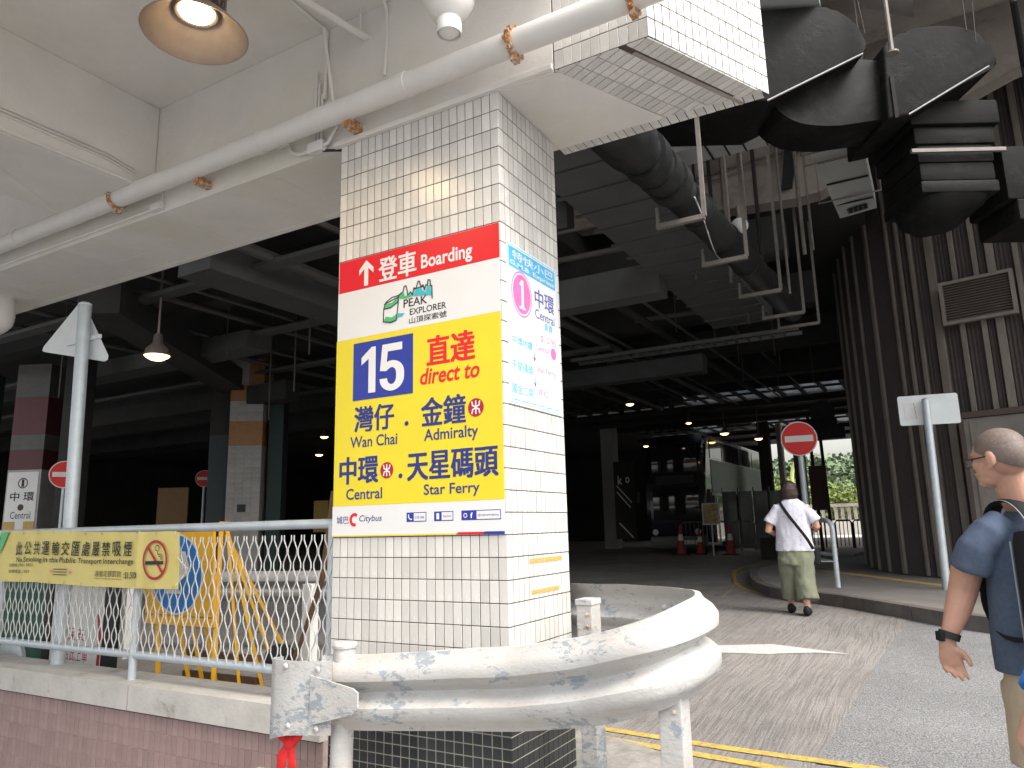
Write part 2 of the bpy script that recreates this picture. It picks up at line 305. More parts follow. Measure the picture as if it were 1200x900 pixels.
class Plane:
    """a flat face to print on: p(u,v,off)"""
    def __init__(s, o, u, v, n): s.o, s.u, s.v, s.n = Vector(o), Vector(u), Vector(v), Vector(n)
    def p(s, u, v, off=0): return s.o+s.u*u+s.v*v+s.n*off
    def rect(s, name, u0, u1, v0, v1, off, th, m, parent, bevel=0):
        mb = MB(); mb.extr([s.p(u0, v0, off), s.p(u1, v0, off), s.p(u1, v1, off), s.p(u0, v1, off)], s.n*th); return mb.build(name, m, parent)
    def poly(s, name, pts, off, m, parent, th=.0006):
        mb = MB(); mb.extr([s.p(a, b, off) for a, b in pts], s.n*th); return mb.build(name, m, parent)
    def disc(s, name, u, v, r, off, m, parent, rv=None, n=36):
        rv = rv or r; return s.poly(name, [(u+r*math.cos(2*PI*k/n), v+rv*math.sin(2*PI*k/n)) for k in range(n)], off, m, parent)
    def ring(s, name, u, v, r0, r1, off, m, parent, n=36, asp=1):
        mb = MB()
        for k in range(n):
            a, b = 2*PI*k/n, 2*PI*(k+1)/n
            mb.face([s.p(u+r*math.cos(t), v+asp*r*math.sin(t), off) for r, t in ((r0, a), (r1, a), (r1, b), (r0, b))])
        return mb.build(name, m, parent)
    def stroke(s, name, lines, wd, off, m, parent):
        mb = MB()
        for pts in lines:
            for (a, b), (c, d) in zip(pts, pts[1:]):
                l = math.hypot(c-a, d-b) or 1; nx, ny = -(d-b)/l*wd/2, (c-a)/l*wd/2; ex, ey = (c-a)/l*wd*.3, (d-b)/l*wd*.3
                mb.face([s.p(a-ex+nx, b-ey+ny, off), s.p(a-ex-nx, b-ey-ny, off), s.p(c+ex-nx, d+ey-ny, off), s.p(c+ex+nx, d+ey+ny, off)])
                off += .00001
        return mb.build(name, m, parent)
    def text(s, body, u0, u1, v0, v1, off, m, parent, bold=.0, shear=0, name='lettering'):
        cjk = any(ord(ch) > 0x2E80 for ch in body); c = bpy.data.curves.new('t', 'FONT'); c.body = body; c.offset = 0 if cjk else bold; c.shear = shear; c.resolution_u = 3
        o = bpy.data.objects.new('t', c); COL.objects.link(o); bpy.context.view_layer.update()
        me = bpy.data.meshes.new_from_object(o.evaluated_get(bpy.context.evaluated_depsgraph_get()))
        bpy.data.objects.remove(o); bpy.data.curves.remove(c)
        xs = [v.co.x for v in me.vertices]; ys = [v.co.y for v in me.vertices]
        if not xs: return None
        a, b, cc, d = min(xs), max(xs), min(ys), max(ys); off0 = wloc(parent)
        for v in me.vertices:
            v.co = s.p(u0+(v.co.x-a)/(b-a)*(u1-u0), v0+(v.co.y-cc)/(d-cc)*(v1-v0), off)-off0
        me.materials.clear(); me.name = name
        if cjk and bold:                 # heavier strokes: the glyph laid over itself a hair to each side
            h = (v1-v0)*bold*1.1; b2_ = bmesh.new()
            for i_, (du, dv) in enumerate(((-h, -h*.6), (h, -h*.6), (h, h*.6), (-h, h*.6), (0, 0))):
                n0 = len(b2_.verts); b2_.from_mesh(me); b2_.verts.ensure_lookup_table()
                for v in b2_.verts[n0:]: v.co += s.u*du+s.v*dv+s.n*(.00006*i_)
            b2_.to_mesh(me); b2_.free()
        return link(name, me, m, parent)

def tile_mesh(name, wd, ht, th, m):
    b = bmesh.new(); e = .0012
    lo = [b.verts.new(p) for p in ((-wd/2, -ht/2, 0), (wd/2, -ht/2, 0), (wd/2, ht/2, 0), (-wd/2, ht/2, 0))]
    mi = [b.verts.new((v.co.x, v.co.y, th-e)) for v in lo]
    hi = [b.verts.new((v.co.x-math.copysign(e, v.co.x), v.co.y-math.copysign(e, v.co.y), th)) for v in lo]
    for A, B in ((lo, mi), (mi, hi)):
        for k in range(4): b.faces.new((A[k], A[(k+1) % 4], B[(k+1) % 4], B[k]))
    b.faces.new(hi); me = bpy.data.meshes.new(name); b.to_mesh(me); b.free(); me.materials.append(m); return me
def tile_field(parent, pl, cells, me, m, single, sname='tile', nsingle=300):
    """cells: (u,v[,angle]) centres; single(cell)->bool picks the ones built as separate parts, the rest are joined"""
    off = wloc(parent); rest = bmesh.new(); cnt = 0
    for c in cells:
        ang = c[2] if len(c) > 2 else 0
        ca, sa = math.cos(ang), math.sin(ang)
        U = pl.u*ca+pl.v*sa; V = -pl.u*sa+pl.v*ca
        U2 = U; tx = random.uniform(-.004, .004); ty = random.uniform(-.003, .003)
        nrm = (pl.n+U*tx+V*ty).normalized(); p = pl.p(c[0], c[1], random.uniform(-.0004, .0004))-off
        M = Matrix(((U2.x, V.x, nrm.x, p.x), (U2.y, V.y, nrm.y, p.y), (U2.z, V.z, nrm.z, p.z), (0, 0, 0, 1)))
        if cnt < nsingle and single(c):
            o = bpy.data.objects.new(sname, me); COL.objects.link(o); o.parent = parent; o.matrix_local = M; cnt += 1
        else:
            n0 = len(rest.verts); rest.from_mesh(me); rest.verts.ensure_lookup_table()
            for v in rest.verts[n0:]: v.co = M @ v.co
    if len(rest.verts):
        mm = bpy.data.meshes.new(sname+'_field'); rest.to_mesh(mm); mm.materials.append(m); stuff(link(sname+'_field', mm, None, parent))
    rest.free(); return cnt

def G(x, y=None):
    y = x if y is None else y
    return .07+.033*max(-3, min(y, 9.6))
def sheet(name, pts, off, m, th=0, parent=None):
    b = bmesh.new(); b.faces.new([b.verts.new((x, y, 0)) for x, y in pts])
    for yy in (9.6, -3):
        bmesh.ops.bisect_plane(b, geom=b.verts[:]+b.edges[:]+b.faces[:], plane_co=(0, yy, 0), plane_no=(0, 1, 0))
    if th:
        r = bmesh.ops.extrude_face_region(b, geom=b.faces[:])
        top = {v for v in r['geom'] if isinstance(v, bmesh.types.BMVert)}
        for v in b.verts: v.co.z = G(0, v.co.y)+off-(0 if v in top else th)
        bmesh.ops.recalc_face_normals(b, faces=b.faces)
    else:
        for v in b.verts: v.co.z = G(0, v.co.y)+off
        for f in b.faces:
            if f.normal.z < 0: f.normal_flip()
        b.normal_update()
        for f in b.faces:
            if f.normal.z < 0: f.normal_flip()
    if parent is not None: bmesh.ops.translate(b, verts=b.verts, vec=-wloc(parent))
    me = bpy.data.meshes.new(name); b.to_mesh(me); b.free(); return link(name, me, m, parent)
def ribbon(name, pts, wd, off, m, parent=None):
    """road line of constant width along a plan polyline"""
    L, R = [], []
    for i, p in enumerate(pts):
        a = Vector(pts[max(i-1, 0)]); c = Vector(pts[min(i+1, len(pts)-1)]); t = (c-a).normalized(); n = Vector((-t.y, t.x))*wd/2
        L.append(Vector(p)+n); R.append(Vector(p)-n)
    b = bmesh.new()
    for i in range(len(pts)-1): b.faces.new([b.verts.new((q.x, q.y, G(0, q.y)+off)) for q in (L[i], L[i+1], R[i+1], R[i])])
    bmesh.ops.remove_doubles(b, verts=b.verts, dist=.001); bmesh.ops.recalc_face_normals(b, faces=b.faces)
    me = bpy.data.meshes.new(name); b.to_mesh(me); b.free(); return link(name, me, m, parent)
def smooth_path(P, k=6):
    P = [Vector(p) for p in P]; out = []
    for i in range(len(P)-1):
        a, b, c, d = P[max(i-1, 0)], P[i], P[i+1], P[min(i+2, len(P)-1)]
        for j in range(k):
            t = j/k; out.append(.5*((2*b)+(-a+c)*t+(2*a-5*b+4*c-d)*t*t+(-a+3*b-3*c+d)*t**3))
    out.append(P[-1]); return out

# ================================================================== GROUND
structure(sheet('ground', [(-2.2, -200), (400, -200), (400, 900), (-400, 900), (-400, 2.95), (-2.2, 2.95)], 0, M_asph))
gl_ = MB(); XS, YS = (-400, -7.2, -2.2), (-200, -3, 2.95)
for i in range(2):
    for j in range(2): gl_.face([(x, y, G(0, y)+.12*max(x+2.2, -5)) for x, y in ((XS[i], YS[j]), (XS[i+1], YS[j]), (XS[i+1], YS[j+1]), (XS[i], YS[j+1]))])
structure(gl_.build('front_ground', M_asph))
structure(sheet('concrete_road', [(-40, 3.0), (-2.1, 3.0), (-2.1, -2), (-.86, -2), (-.80, 3), (-.735, 4.5), (-.69, 5.4), (-.64, 6.6), (-.58, 7.76), (-.50, 8.8), (-.43, 9.79), (-.43, 13), (-1.5, 45), (-40, 45)], .004, M_croad))
pv = [(3.5, 8.0), (2, 8.2), (.9, 8.5), (.35, 8.78), (-.06, 9.08), (-.40, 9.44), (-.79, 9.9), (-1.18, 10.4), (-1.53, 10.72), (-1.9, 10.98), (-2.3, 11.5), (-2.65, 12.3), (-2.95, 13.3), (-3.28, 14.7), (-3.5, 16.2), (-3.45, 17.6), (-3.1, 18.6), (-2.4, 19.2)]
structure(sheet('pavement', [(x, y) for x, y in pv] + [(-1.5, 24), (-.5, 24), (1, 18), (8, 17), (8, 8)], .145, M_pave, th=.16))
kp = [Vector(p) for p in pv]; kerb = thing('kerb', 'curved row of dark concrete kerb stones edging the pavement by the cladding wall', 'kerb', (.35, 8.78, .36))
for i in range(len(kp)-1):
    a, b_ = kp[i], kp[i+1]; n = max(1, round((b_-a).length/.62))
    for j in range(n):
        p, q = a.lerp(b_, j/n), a.lerp(b_, (j+1)/n); t = (q-p).normalized(); nn = Vector((-t.y, t.x))*-1
        if nn.dot(Vector((-1, -1))) < 0: nn = -nn
        g = t*.006; pts = [p+g, q-g, q-g-nn*.13, p+g-nn*.13]; pts = [x+nn*.035 for x in pts]
        MB().prism([(v.x, v.y) for v in pts], lambda x, y: G(0, y)-.02, lambda x, y: G(0, y)+.152+random.uniform(-.002, .002)).build('kerb_stone', M_kerb, kerb)
o = ribbon('yellow_kerb_line', [(2, 9.0), (.9, 9.45), (.31, 9.8), (-.2, 10.0), (-.71, 10.22), (-1.14, 10.48), (-1.56, 10.77), (-2.0, 11.2), (-2.41, 11.75), (-3.02, 12.8), (-3.5, 14.2), (-3.85, 15.67), (-4.2, 17.2), (-4.33, 18.6), (-4.24, 21.6)], .09, .009, M_roadyel); tag(o, 'single yellow line painted on the road along the curved pavement kerb', 'road marking')
for nm, P, lb in (('yellow_road_line', [(-2.9, 4.66), (-1.95, 4.57), (-1.2, 4.50), (-.36, 4.47), (.8, 4.36)], 'yellow road line crossing the lower edge, the one farther from the column, behind the guardrail'),
                  ('yellow_road_line', [(-2.9, 4.50), (-1.72, 4.38), (-.96, 4.29), (-.3, 4.24), (.8, 4.16)], 'yellow road line crossing the lower edge, the one nearer the guardrail post')):
    tag(ribbon(nm, P, .075, .009, M_roadyel), lb, 'road marking')
# white arrow painted on the road, pointing left
ar = [(-.83, 7.36), (-1.15, 7.33), (-1.42, 7.20), (-1.5, 7.14), (-1.98, 7.08), (-3.0, 6.95), (-3.0, 7.2), (-2.09, 7.38), (-1.57, 7.62), (-1.2, 7.5)]
tag(sheet('road_arrow', ar, .009, M_roadwhite), 'faded white arrow tip painted on the grooved concrete road', 'road marking')
tag(ribbon('road_edge_mark', [(-2.95, 11.2), (-3.2, 12.9), (-3.8, 15.3), (-3.9, 17)], .02, .009, M_roadyel), 'thin worn yellow mark on the road just outside the yellow kerb line', 'road marking')
# concrete island under the column
isl = sheet('column_island', [(-3.2, 2.35), (-2.2, 2.28), (-1.3, 2.2), (-1.0, 2.36), (-.86, 2.7), (-.9, 3.2), (-1.06, 3.55), (-1.27, 3.8), (-1.55, 3.95), (-1.9, 4.02), (-3.2, 4.05)], .15, M_island, th=.2)
structure(isl)
# tactile strips on pavement
tp = MB()
for k in range(17):
    a = Vector((-2.4+.2*k, 15.6-.27*k*1.15)); tp.prism([(a.x, a.y), (a.x+.17, a.y-.23), (a.x+.34, a.y-.11), (a.x+.17, a.y+.12)], lambda x, y: G(0, y)+.14, lambda x, y: G(0, y)+.149)
tag(tp.build('tactile_strip', M_ochre), 'row of worn yellowish tactile paving along the foot of the dark cladding wall', 'tactile paving')

# ================================================================== FRONT COLUMN
X0, X1, Y0, Y1, ZT = -2.754, -1.704, 2.901, 3.528, 3.6616
col = thing('tiled_column', 'big square column of narrow white tiles carrying the boarding sign, black tiles at its foot', 'column', ((X0+X1)/2, (Y0+Y1)/2, .3))
MB().span((X0+.0022, Y0+.0022, .6616), (X1-.0022, Y1-.0022, ZT+.05)).build('grout_core', M_grout, col)
MB().span((X0+.0028, Y0+.0028, .1), (X1-.0028, Y1-.0028, .6616)).build('base_grout_core', M_lightgrout, col)
front = Plane((0, Y0+.0022, 0), (1, 0, 0), (0, 0, 1), (0, -1, 0)); right = Plane((X1-.0022, 0, 0), (0, 1, 0), (0, 0, 1), (1, 0, 0))
back = Plane((0, Y1-.0022, 0), (-1, 0, 0), (0, 0, 1), (0, 1, 0)); left = Plane((X0+.0022, 0, 0), (0, -1, 0), (0, 0, 1), (-1, 0, 0))
tm = tile_mesh('tile', .0458, .0957, .0022, M_tile)
rz = [ZT-.05-.1*k for k in range(30)]
fc = [(X0+.025+.05*i, z) for z in rz for i in range(21)]
n = tile_field(col, front, fc, tm, M_tile, lambda c: (c[1] < 1.45 and c[1] > .85) or c[1] > 2.97)
tmr = tile_mesh('tile', .0432, .0950, .0022, M_tile)
rc = [(Y0+.0241+.0482*i, z) for z in rz for i in range(13)]
tile_field(col, right, rc, tmr, M_tile, lambda c: c[1] < 1.25 and c[1] > .95, nsingle=300-n)
tile_field(col, back, [(-X0-.025-.05*i, z) for z in rz for i in range(21)], tm, M_tile, lambda c: False)
tile_field(col, left, [(-Y0-.024-.048*i, z) for z in rz for i in range(13)], tm, M_tile, lambda c: False)
tb = tile_mesh('black_tile', .0452, .0452, .0022, M_black_tile)
bz = [.6366-.05*k for k in range(10)]
tile_field(col, front, [(X0+.025+.05*i, z) for z in bz for i in range(21)], tb, M_black_tile, lambda c: c[1] > .4, 'black_tile', 110)
tile_field(col, right, [(Y0+.0241+.0482*i, z) for z in bz for i in range(13)], tb, M_black_tile, lambda c: c[1] > .4, 'black_tile', 70)
tile_field(col, left, [(-Y0-.024-.048*i, z) for z in bz for i in range(13)], tb, M_black_tile, lambda c: False, 'black_tile')
tile_field(col, back, [(-X0-.025-.05*i, z) for z in bz for i in range(21)], tb, M_black_tile, lambda c: False, 'black_tile')
R1 = Plane((X1+.0005, 0, 0), (0, 1, 0), (0, 0, 1), (1, 0, 0))
for (a, b_, z, h, l) in ((3.10, 3.44, 1.335, .022, 'upper'), (3.11, 3.40, 1.192, .02, 'lower')):
    t = R1.rect('yellow_tape', a, b_, z-h/2, z+h/2, .0005, .0008, M_ochre, None); tag(t, 'short strip of old yellow tape on the column side, the %s of the two' % l, 'tape')

# ---- boarding sign on the front face
S = Plane((0, Y0-.002, 0), (1, 0, 0), (0, 0, 1), (0, -1, 0))
sg = thing('boarding_sign', 'large red, white and yellow bus boarding sign for route 15 on the tiled column', 'sign', (-2.23, Y0, 1.465))
S.rect('red_panel', -2.742, -1.713, 2.776, 2.955, 0, .003, M_red, sg); S.rect('white_panel', -2.748, -1.713, 2.507, 2.7755, 0, .003, M_white, sg)
S.rect('yellow_panel', -2.752, -1.713, 1.62, 2.5065, 0, .003, M_yel, sg); S.rect('footer_panel', -2.756, -1.713, 1.466, 1.6195, 0, .003, M_white, sg)
T = .004
S.poly('arrow', [(-2.549, 2.934), (-2.598, 2.885), (-2.598, 2.855), (-2.563, 2.889), (-2.563, 2.79), (-2.535, 2.79), (-2.535, 2.889), (-2.499, 2.855), (-2.499, 2.885)], T, M_white, sg)
S.text('登車', -2.459, -2.214, 2.79, 2.923, T, M_white, sg, .022)
S.text('Boarding', -2.181, -1.867, 2.788, 2.885, T, M_white, sg, .022)
S.text('PEAK', -2.294, -2.142, 2.621, 2.665, T, M_blackp, sg, .012); S.text('EXPLORER', -2.253, -2.025, 2.575, 2.609, T, M_blackp, sg, .01)
S.text('山頂探索號', -2.257, -2.023, 2.529, 2.563, T, M_blackp, sg, .006)
S.rect('blue_panel', -2.629, -2.232, 2.166, 2.477, .003, .0012, M_blue, sg)
S.poly('numeral', [(-2.571, 2.392), (-2.502, 2.443), (-2.475, 2.443), (-2.475, 2.198), (-2.522, 2.198), (-2.522, 2.382), (-2.571, 2.352)], .0055, M_white, sg)
def arcp(cx_, cz_, rx, rz_, a0_, a1_, n_): return [(cx_+rx*math.cos(math.radians(a0_+(a1_-a0_)*k/n_)), cz_+rz_*math.sin(math.radians(a0_+(a1_-a0_)*k/n_))) for k in range(n_+1)]
S.poly('numeral', [(-2.300, 2.443), (-2.430, 2.443), (-2.445, 2.305), (-2.403, 2.300)] + arcp(-2.368, 2.285, .030, .032, 120, 0, 6) + arcp(-2.368, 2.262, .030, .034, 0, -180, 10) + [(-2.447, 2.262)] + arcp(-2.367, 2.262, .080, .068, -180, 0, 14) + arcp(-2.367, 2.287, .080, .066, 0, 115, 8) + [(-2.394, 2.403), (-2.300, 2.403)], .0055, M_white, sg)
S.text('直達', -2.142, -1.862, 2.294, 2.441, T, M_red, sg, .028); S.text('direct to', -2.187, -1.834, 2.2, 2.284, T, M_red, sg, .022, shear=.2)
S.text('灣仔', -2.613, -2.354, 1.999, 2.131, T, M_navy, sg, .022); S.text('Wan Chai', -2.641, -2.33, 1.917, 1.976, T, M_navy, sg, .012)
S.text('金鐘', -2.178, -1.918, 1.993, 2.131, T, M_navy, sg, .022); S.text('Admiralty', -2.163, -1.847, 1.901, 1.976, T, M_navy, sg, .012)
S.text('中環', -2.709, -2.454, 1.733, 1.871, T, M_navy, sg, .026); S.text('天星碼頭', -2.263, -1.743, 1.73, 1.865, T, M_navy, sg, .026)
S.text('Central', -2.663, -2.424, 1.651, 1.708, T, M_navy, sg, .012); S.text('Star Ferry', -2.165, -1.844, 1.641, 1.708, T, M_navy, sg, .012)
S.disc('dot', -2.271, 2.016, .012, T, M_navy, sg); S.disc('dot', -2.308, 1.757, .012, T, M_navy, sg)
for (u, v, r) in ((-1.858, 2.056, .044), (-2.395, 1.79, .041)):
    d = S.disc('metro_badge', u, v, r, T, M_mtr, sg)
    k = r/.044
    arcU = [(u-.022*k, v+.028*k), (u-.018*k, v+.010*k), (u, v+.002*k), (u+.018*k, v+.010*k), (u+.022*k, v+.028*k)]
    arcD = [(a, 2*v-b_) for a, b_ in arcU]
    S.stroke('metro_symbol', [arcU, arcD, [(u, v+.03*k), (u, v-.03*k)]], .0075*k, T+.001, M_white, d)
    bpy.context.view_layer.update()
# bus and skyline emblem
def q6(x, y):   # emblem drawn from a small grid measured on the sign
    return (-2.43+(x-285)*(.322/238), 2.757-(y-362)*(.205/198)*1.0+(x-285)*-.00002)
def Q(*a): return [q6(*p) for p in a]
S.poly('bus_body', Q((290, 470), (300, 440), (330, 425), (362, 420), (358, 470), (350, 545), (325, 552), (290, 545)), T, M_white, sg)
S.poly('bus_band', Q((294, 478), (300, 455), (330, 452), (362, 425), (360, 455), (330, 475)), T+.0008, M_green, sg)
S.poly('bus_band', Q((290, 540), (300, 520), (330, 530), (356, 515), (352, 545), (325, 554)), T+.0008, M_green, sg)
S.poly('skyline_fill', Q((362, 432), (360, 415), (385, 405), (392, 430), (402, 432), (404, 405), (412, 432), (440, 437), (400, 445), (370, 440)), T+.0008, M_green, sg)
S.poly('skyline_fill', Q((412, 432), (420, 415), (432, 432), (440, 420), (446, 405), (470, 405), (476, 420), (490, 430), (500, 400), (512, 400), (520, 460), (505, 448), (440, 440)), T+.0012, M_teal, sg)
S.poly('skyline_fill', Q((358, 535), (360, 515), (392, 520), (380, 532)), T+.0012, M_teal, sg)
S.stroke('emblem_outline', [Q((288, 545), (290, 478), (300, 445), (330, 425), (362, 422), (360, 470), (352, 548), (325, 555), (288, 545)), Q((292, 480), (325, 478), (360, 455)), Q((292, 455), (330, 440), (362, 430)), Q((362, 425), (385, 405), (388, 382), (398, 378), (404, 405), (408, 430), (420, 415), (430, 432), (436, 398), (446, 405), (455, 370), (462, 370), (470, 400), (480, 392), (486, 420), (492, 395), (500, 400), (502, 372), (512, 375), (514, 405), (520, 405), (522, 470)), Q((436, 405), (482, 400))], .006, T+.002, M_blackp, sg)
# footer
S.text('城巴', -2.724, -2.643, 1.531, 1.569, T, M_navy, sg, .003)
S.stroke('c_emblem', [[(-2.604+.025*math.cos(a), 1.55+.026*math.sin(a)) for a in [math.radians(t) for t in range(60, 300, 20)]]], .016, T, M_red, sg)
S.text('Citybus', -2.572, -2.424, 1.531, 1.571, T, M_navy, sg, .003, shear=.2)
for (a, b_, sp) in ((-2.269, -2.150, '2136 1666'), (-2.104, -1.993, 'App Store'), (-1.947, -1.732, '@citybushongkong')):
    fr = S.rect('info_box', a, b_, 1.531, 1.576, .003, .0008, M_blue, sg, 0); wd = .045 if sp[0] != '@' else .085
    S.rect('info_field', a+wd, b_-.004, 1.535, 1.572, .0042, .0008, M_white, fr)
    S.text(sp, a+wd+.008, b_-.012, 1.546, 1.559, .0055, M_navy, fr)
    if sp[0] == '2': S.stroke('phone_icon', [[(a+.013, 1.565), (a+.013, 1.553), (a+.022, 1.543), (a+.032, 1.543)]], .006, .0045, M_white, fr)
    elif sp[0] == 'A': S.rect('phone_icon', a+.014, a+.03, 1.539, 1.568, .0042, .0008, M_white, fr)
    else:
        S.ring('camera_icon', a+.022, 1.553, .007, .011, .0045, M_white, fr, 16); S.text('f', a+.05, a+.063, 1.54, 1.566, .0045, M_white, fr, .03)
S.poly('footer_stripe', [(-2.756, 1.466), (-1.98, 1.466), (-1.972, 1.473), (-2.756, 1.472)], T, M_yel, sg)
S.poly('footer_stripe', [(-1.98, 1.466), (-1.83, 1.466), (-1.822, 1.4775), (-1.965, 1.4775)], T+.0002, M_red, sg)
S.poly('footer_stripe', [(-1.83, 1.466), (-1.713, 1.466), (-1.713, 1.4785), (-1.822, 1.4785)], T+.0004, M_blue, sg)

# ---- faded minibus poster on the right face
R = Plane((X1+.001, 0, 0), (0, 1, 0), (0, 0, 1), (1, 0, 0))
ps = thing('minibus_poster', 'faded blue and pink minibus route poster with number 1 on the column side', 'poster', (X1, 3.22, 2.06))
R.rect('sheet', 2.945, 3.495, 2.068, 2.882, 0, .0025, M_poster, ps)
R.stroke('border', [[(2.957, 2.872), (3.483, 2.872), (3.483, 2.078), (2.957, 2.078), (2.957, 2.872)]], .006, .003, M_cyanlt, ps)
R.rect('header_band', 2.965, 3.468, 2.757, 2.862, .0025, .0008, M_cyan, ps)
R.text('特快小巴', 3.0, 3.446, 2.803, 2.85, .004, M_white, ps, .02); R.text('G.M.B. Express', 2.975, 3.455, 2.762, 2.793, .004, M_white, ps, .02)
R.ring('number_ring', 3.09, 2.637, .098, .106, .003, M_pinkp, ps, asp=1.12); d = R.disc('number_disc', 3.09, 2.637, .090, .003, M_pinkp, ps, rv=.102)
R.poly('numeral', [(3.062, 2.685), (3.085, 2.712), (3.105, 2.712), (3.105, 2.575), (3.125, 2.568), (3.125, 2.56), (3.058, 2.56), (3.058, 2.568), (3.082, 2.575), (3.082, 2.68)], .0045, M_white, d)
R.text('中環', 3.228, 3.445, 2.612, 2.712, .003, M_indigo, ps, .015); R.text('Central', 3.226, 3.447, 2.550, 2.602, .003, M_indigo, ps, .01)
R.text('車費', 3.325, 3.42, 2.502, 2.545, .003, M_cyan, ps, .01); R.text('$10.90', 3.28, 3.455, 2.43, 2.47, .003, M_pinkp, ps, .0)
for tx, a, b_, z0, z1 in (('中環地鐵', 2.981, 3.188, 2.366, 2.409), ('天星碼頭', 2.975, 3.185, 2.238, 2.284), ('國金二期', 2.97, 3.184, 2.122, 2.17)): R.text(tx, a, b_, z0, z1, .003, M_cyan, ps, .012)
for tx, a, b_, z0, z1 in (('Central', 3.225, 3.365, 2.381, 2.411), ('Star Ferry', 3.231, 3.436, 2.257, 2.30), ('IFC', 3.24, 3.345, 2.144, 2.178)): R.text(tx, a, b_, z0, z1, .003, M_pinkp, ps, .008)
R.disc('metro_badge', 3.421, 2.393, .032, .003, M_pinkp, ps)
for z0, z1 in ((2.361, 2.316), (2.242, 2.186)): R.stroke('arrow', [[(3.206, z0), (3.205, z1)], [(3.193, z1+.02), (3.205, z1), (3.217, z1+.02)]], .006, .003, M_indigo, ps)
for k in range(6): R.stroke('fine_print', [[(2.98+.085*k, 2.092), (3.045+.085*k, 2.092)]], .006, .003, M_cyan, ps)

# ================================================================== PORTICO BEAM, CEILING AND PIPES
A = Vector((-1.385, Y0)); B = Vector((-.907, Y0)); C = Vector((-.529, 3.687)); D = Vector((-1.761, 3.62))
beam = thing('painted_beam', 'long offwhite painted concrete beam resting on the tiled column, pipe along its face', 'beam', (-6, 3.2, 3.66))
MB().prism([(-14, Y0), (-1.39, Y0), (-1.39, 3.60), (-14, 3.62)], ZT, 5.3).build('beam_body', M_paint, beam)
MB().span((-2.80, Y0-.018, ZT+.004), (-1.39, Y0+.01, ZT+.035), bevel=.004).build('plaster_lip', M_paint, beam)
tbm = thing('tiled_beam_end', 'white tiled end of the overhead beam jutting out right of the column', 'beam', (-1.1, 3.2, 3.66))
MB().prism([(-1.388, Y0+.006), (B.x-.004, Y0+.006), (C.x-.007, C.y-.003), (-.60, 3.695), (D.x+.37, 3.64), (-1.388, 3.62)], ZT+.0055, 5.6).build('beam_body', M_grout, tbm)
ub = (C-B).normalized(); wall_r = Plane((B.x-.0035, B.y+.001, 0), (ub.x, ub.y, 0), (0, 0, 1), (ub.y, -ub.x, 0))
L = (C-B).length; nb = 17; pw = L/nb
tile_field(tbm, wall_r, [((i+.5)*pw, ZT+.055+.1*k) for k in range(16) for i in range(nb)], tile_mesh('tile', pw-.0055, .0945, .0035, M_tile), M_tile, lambda c: c[1] < 4.5)
bf = Plane((0, Y0+.006, 0), (1, 0, 0), (0, 0, 1), (0, -1, 0))
tile_field(tbm, bf, [(A.x+.025+.0478*i, ZT+.055+.1*k) for k in range(12) for i in range(10)], tm, M_tile, lambda c: c[1] < 4.3)
# soffit tiles laid square to the skewed end; corner by the column is painted
sof = Plane((B.x, B.y, ZT+.0052), (ub.x, ub.y, 0), (ub.y, -ub.x, 0), (0, 0, -1))
def inside(p, poly):
    r = False
    for i in range(len(poly)):
        a, b_ = poly[i], poly[i-1]
        if (a[1] > p[1]) != (b_[1] > p[1]) and p[0] < (b_[0]-a[0])*(p[1]-a[1])/(b_[1]-a[1])+a[0]: r = not r
    return r
E1 = Vector((-1.067, 3.556)); polyT = [(A.x+.0, A.y+.008), (B.x-.004, B.y+.008), (C.x-.02, C.y-.055), (E1.x+.0, E1.y+.035)]
def clip(poly, cl):
    ar_ = sum(cl[i-1][0]*cl[i][1]-cl[i][0]*cl[i-1][1] for i in range(len(cl))); sg_ = 1 if ar_ > 0 else -1
    for i in range(len(cl)):
        a, b_ = cl[i-1], cl[i]; out = []
        sd_ = lambda p: sg_*((b_[0]-a[0])*(p[1]-a[1])-(b_[1]-a[1])*(p[0]-a[0]))
        for k in range(len(poly)):
            p, q = poly[k-1], poly[k]; sp_, sq = sd_(p), sd_(q)
            if (sp_ >= 0) != (sq >= 0): t = sp_/(sp_-sq); out.append((p[0]+(q[0]-p[0])*t, p[1]+(q[1]-p[1])*t))
            if sq >= 0: out.append(q)
        poly = out
        if len(poly) < 3: return []
    return poly
for j in range(9):
    gap = .035 if j > 0 else 0
    for i in range(-8, 20):
        u, v = .025+.0478*i, -.052-.1*j-gap; q4 = [sof.p(u+a, v+b_) for a, b_ in ((-.0218, -.0478), (.0218, -.0478), (.0218, .0478), (-.0218, .0478))]
        q4 = clip([(p.x, p.y) for p in q4], polyT)
        if len(q4) > 2: MB().prism(q4, ZT-.0003, ZT+.006).build('tile', M_tile, tbm)
dc = Vector((C.x-D.x, C.y-.045-D.y)); dcu = dc.normalized(); n = int(dc.length/.05); sp2 = Plane((D.x, D.y, ZT+.0052), (dcu.x, dcu.y, 0), (dcu.y, -dcu.x, 0), (0, 0, -1))
tile_field(tbm, sp2, [(.08+.05*i, -.01) for i in range(n-1)], tm, M_tile, lambda c: True)
MB().prism([(A.x-.003, A.y+.02), (A.x+.02, A.y+.03), (E1.x-.002, E1.y+.03), (E1.x-.03, 3.60), (D.x+.02, 3.56), (X1+.01, Y1-.0), (X1+.01, Y0+.01)], ZT-.002, ZT+.004).build('painted_soffit', M_paint, tbm)
gr = [sof.p(.03, -.115), sof.p(L-.05, -.115), sof.p(L-.05, -.14), sof.p(.03, -.14)]
MB().extr([p+Vector((0, 0, .001)) for p in gr], (0, 0, -.004)).build('grey_groove', M_conc, tbm)

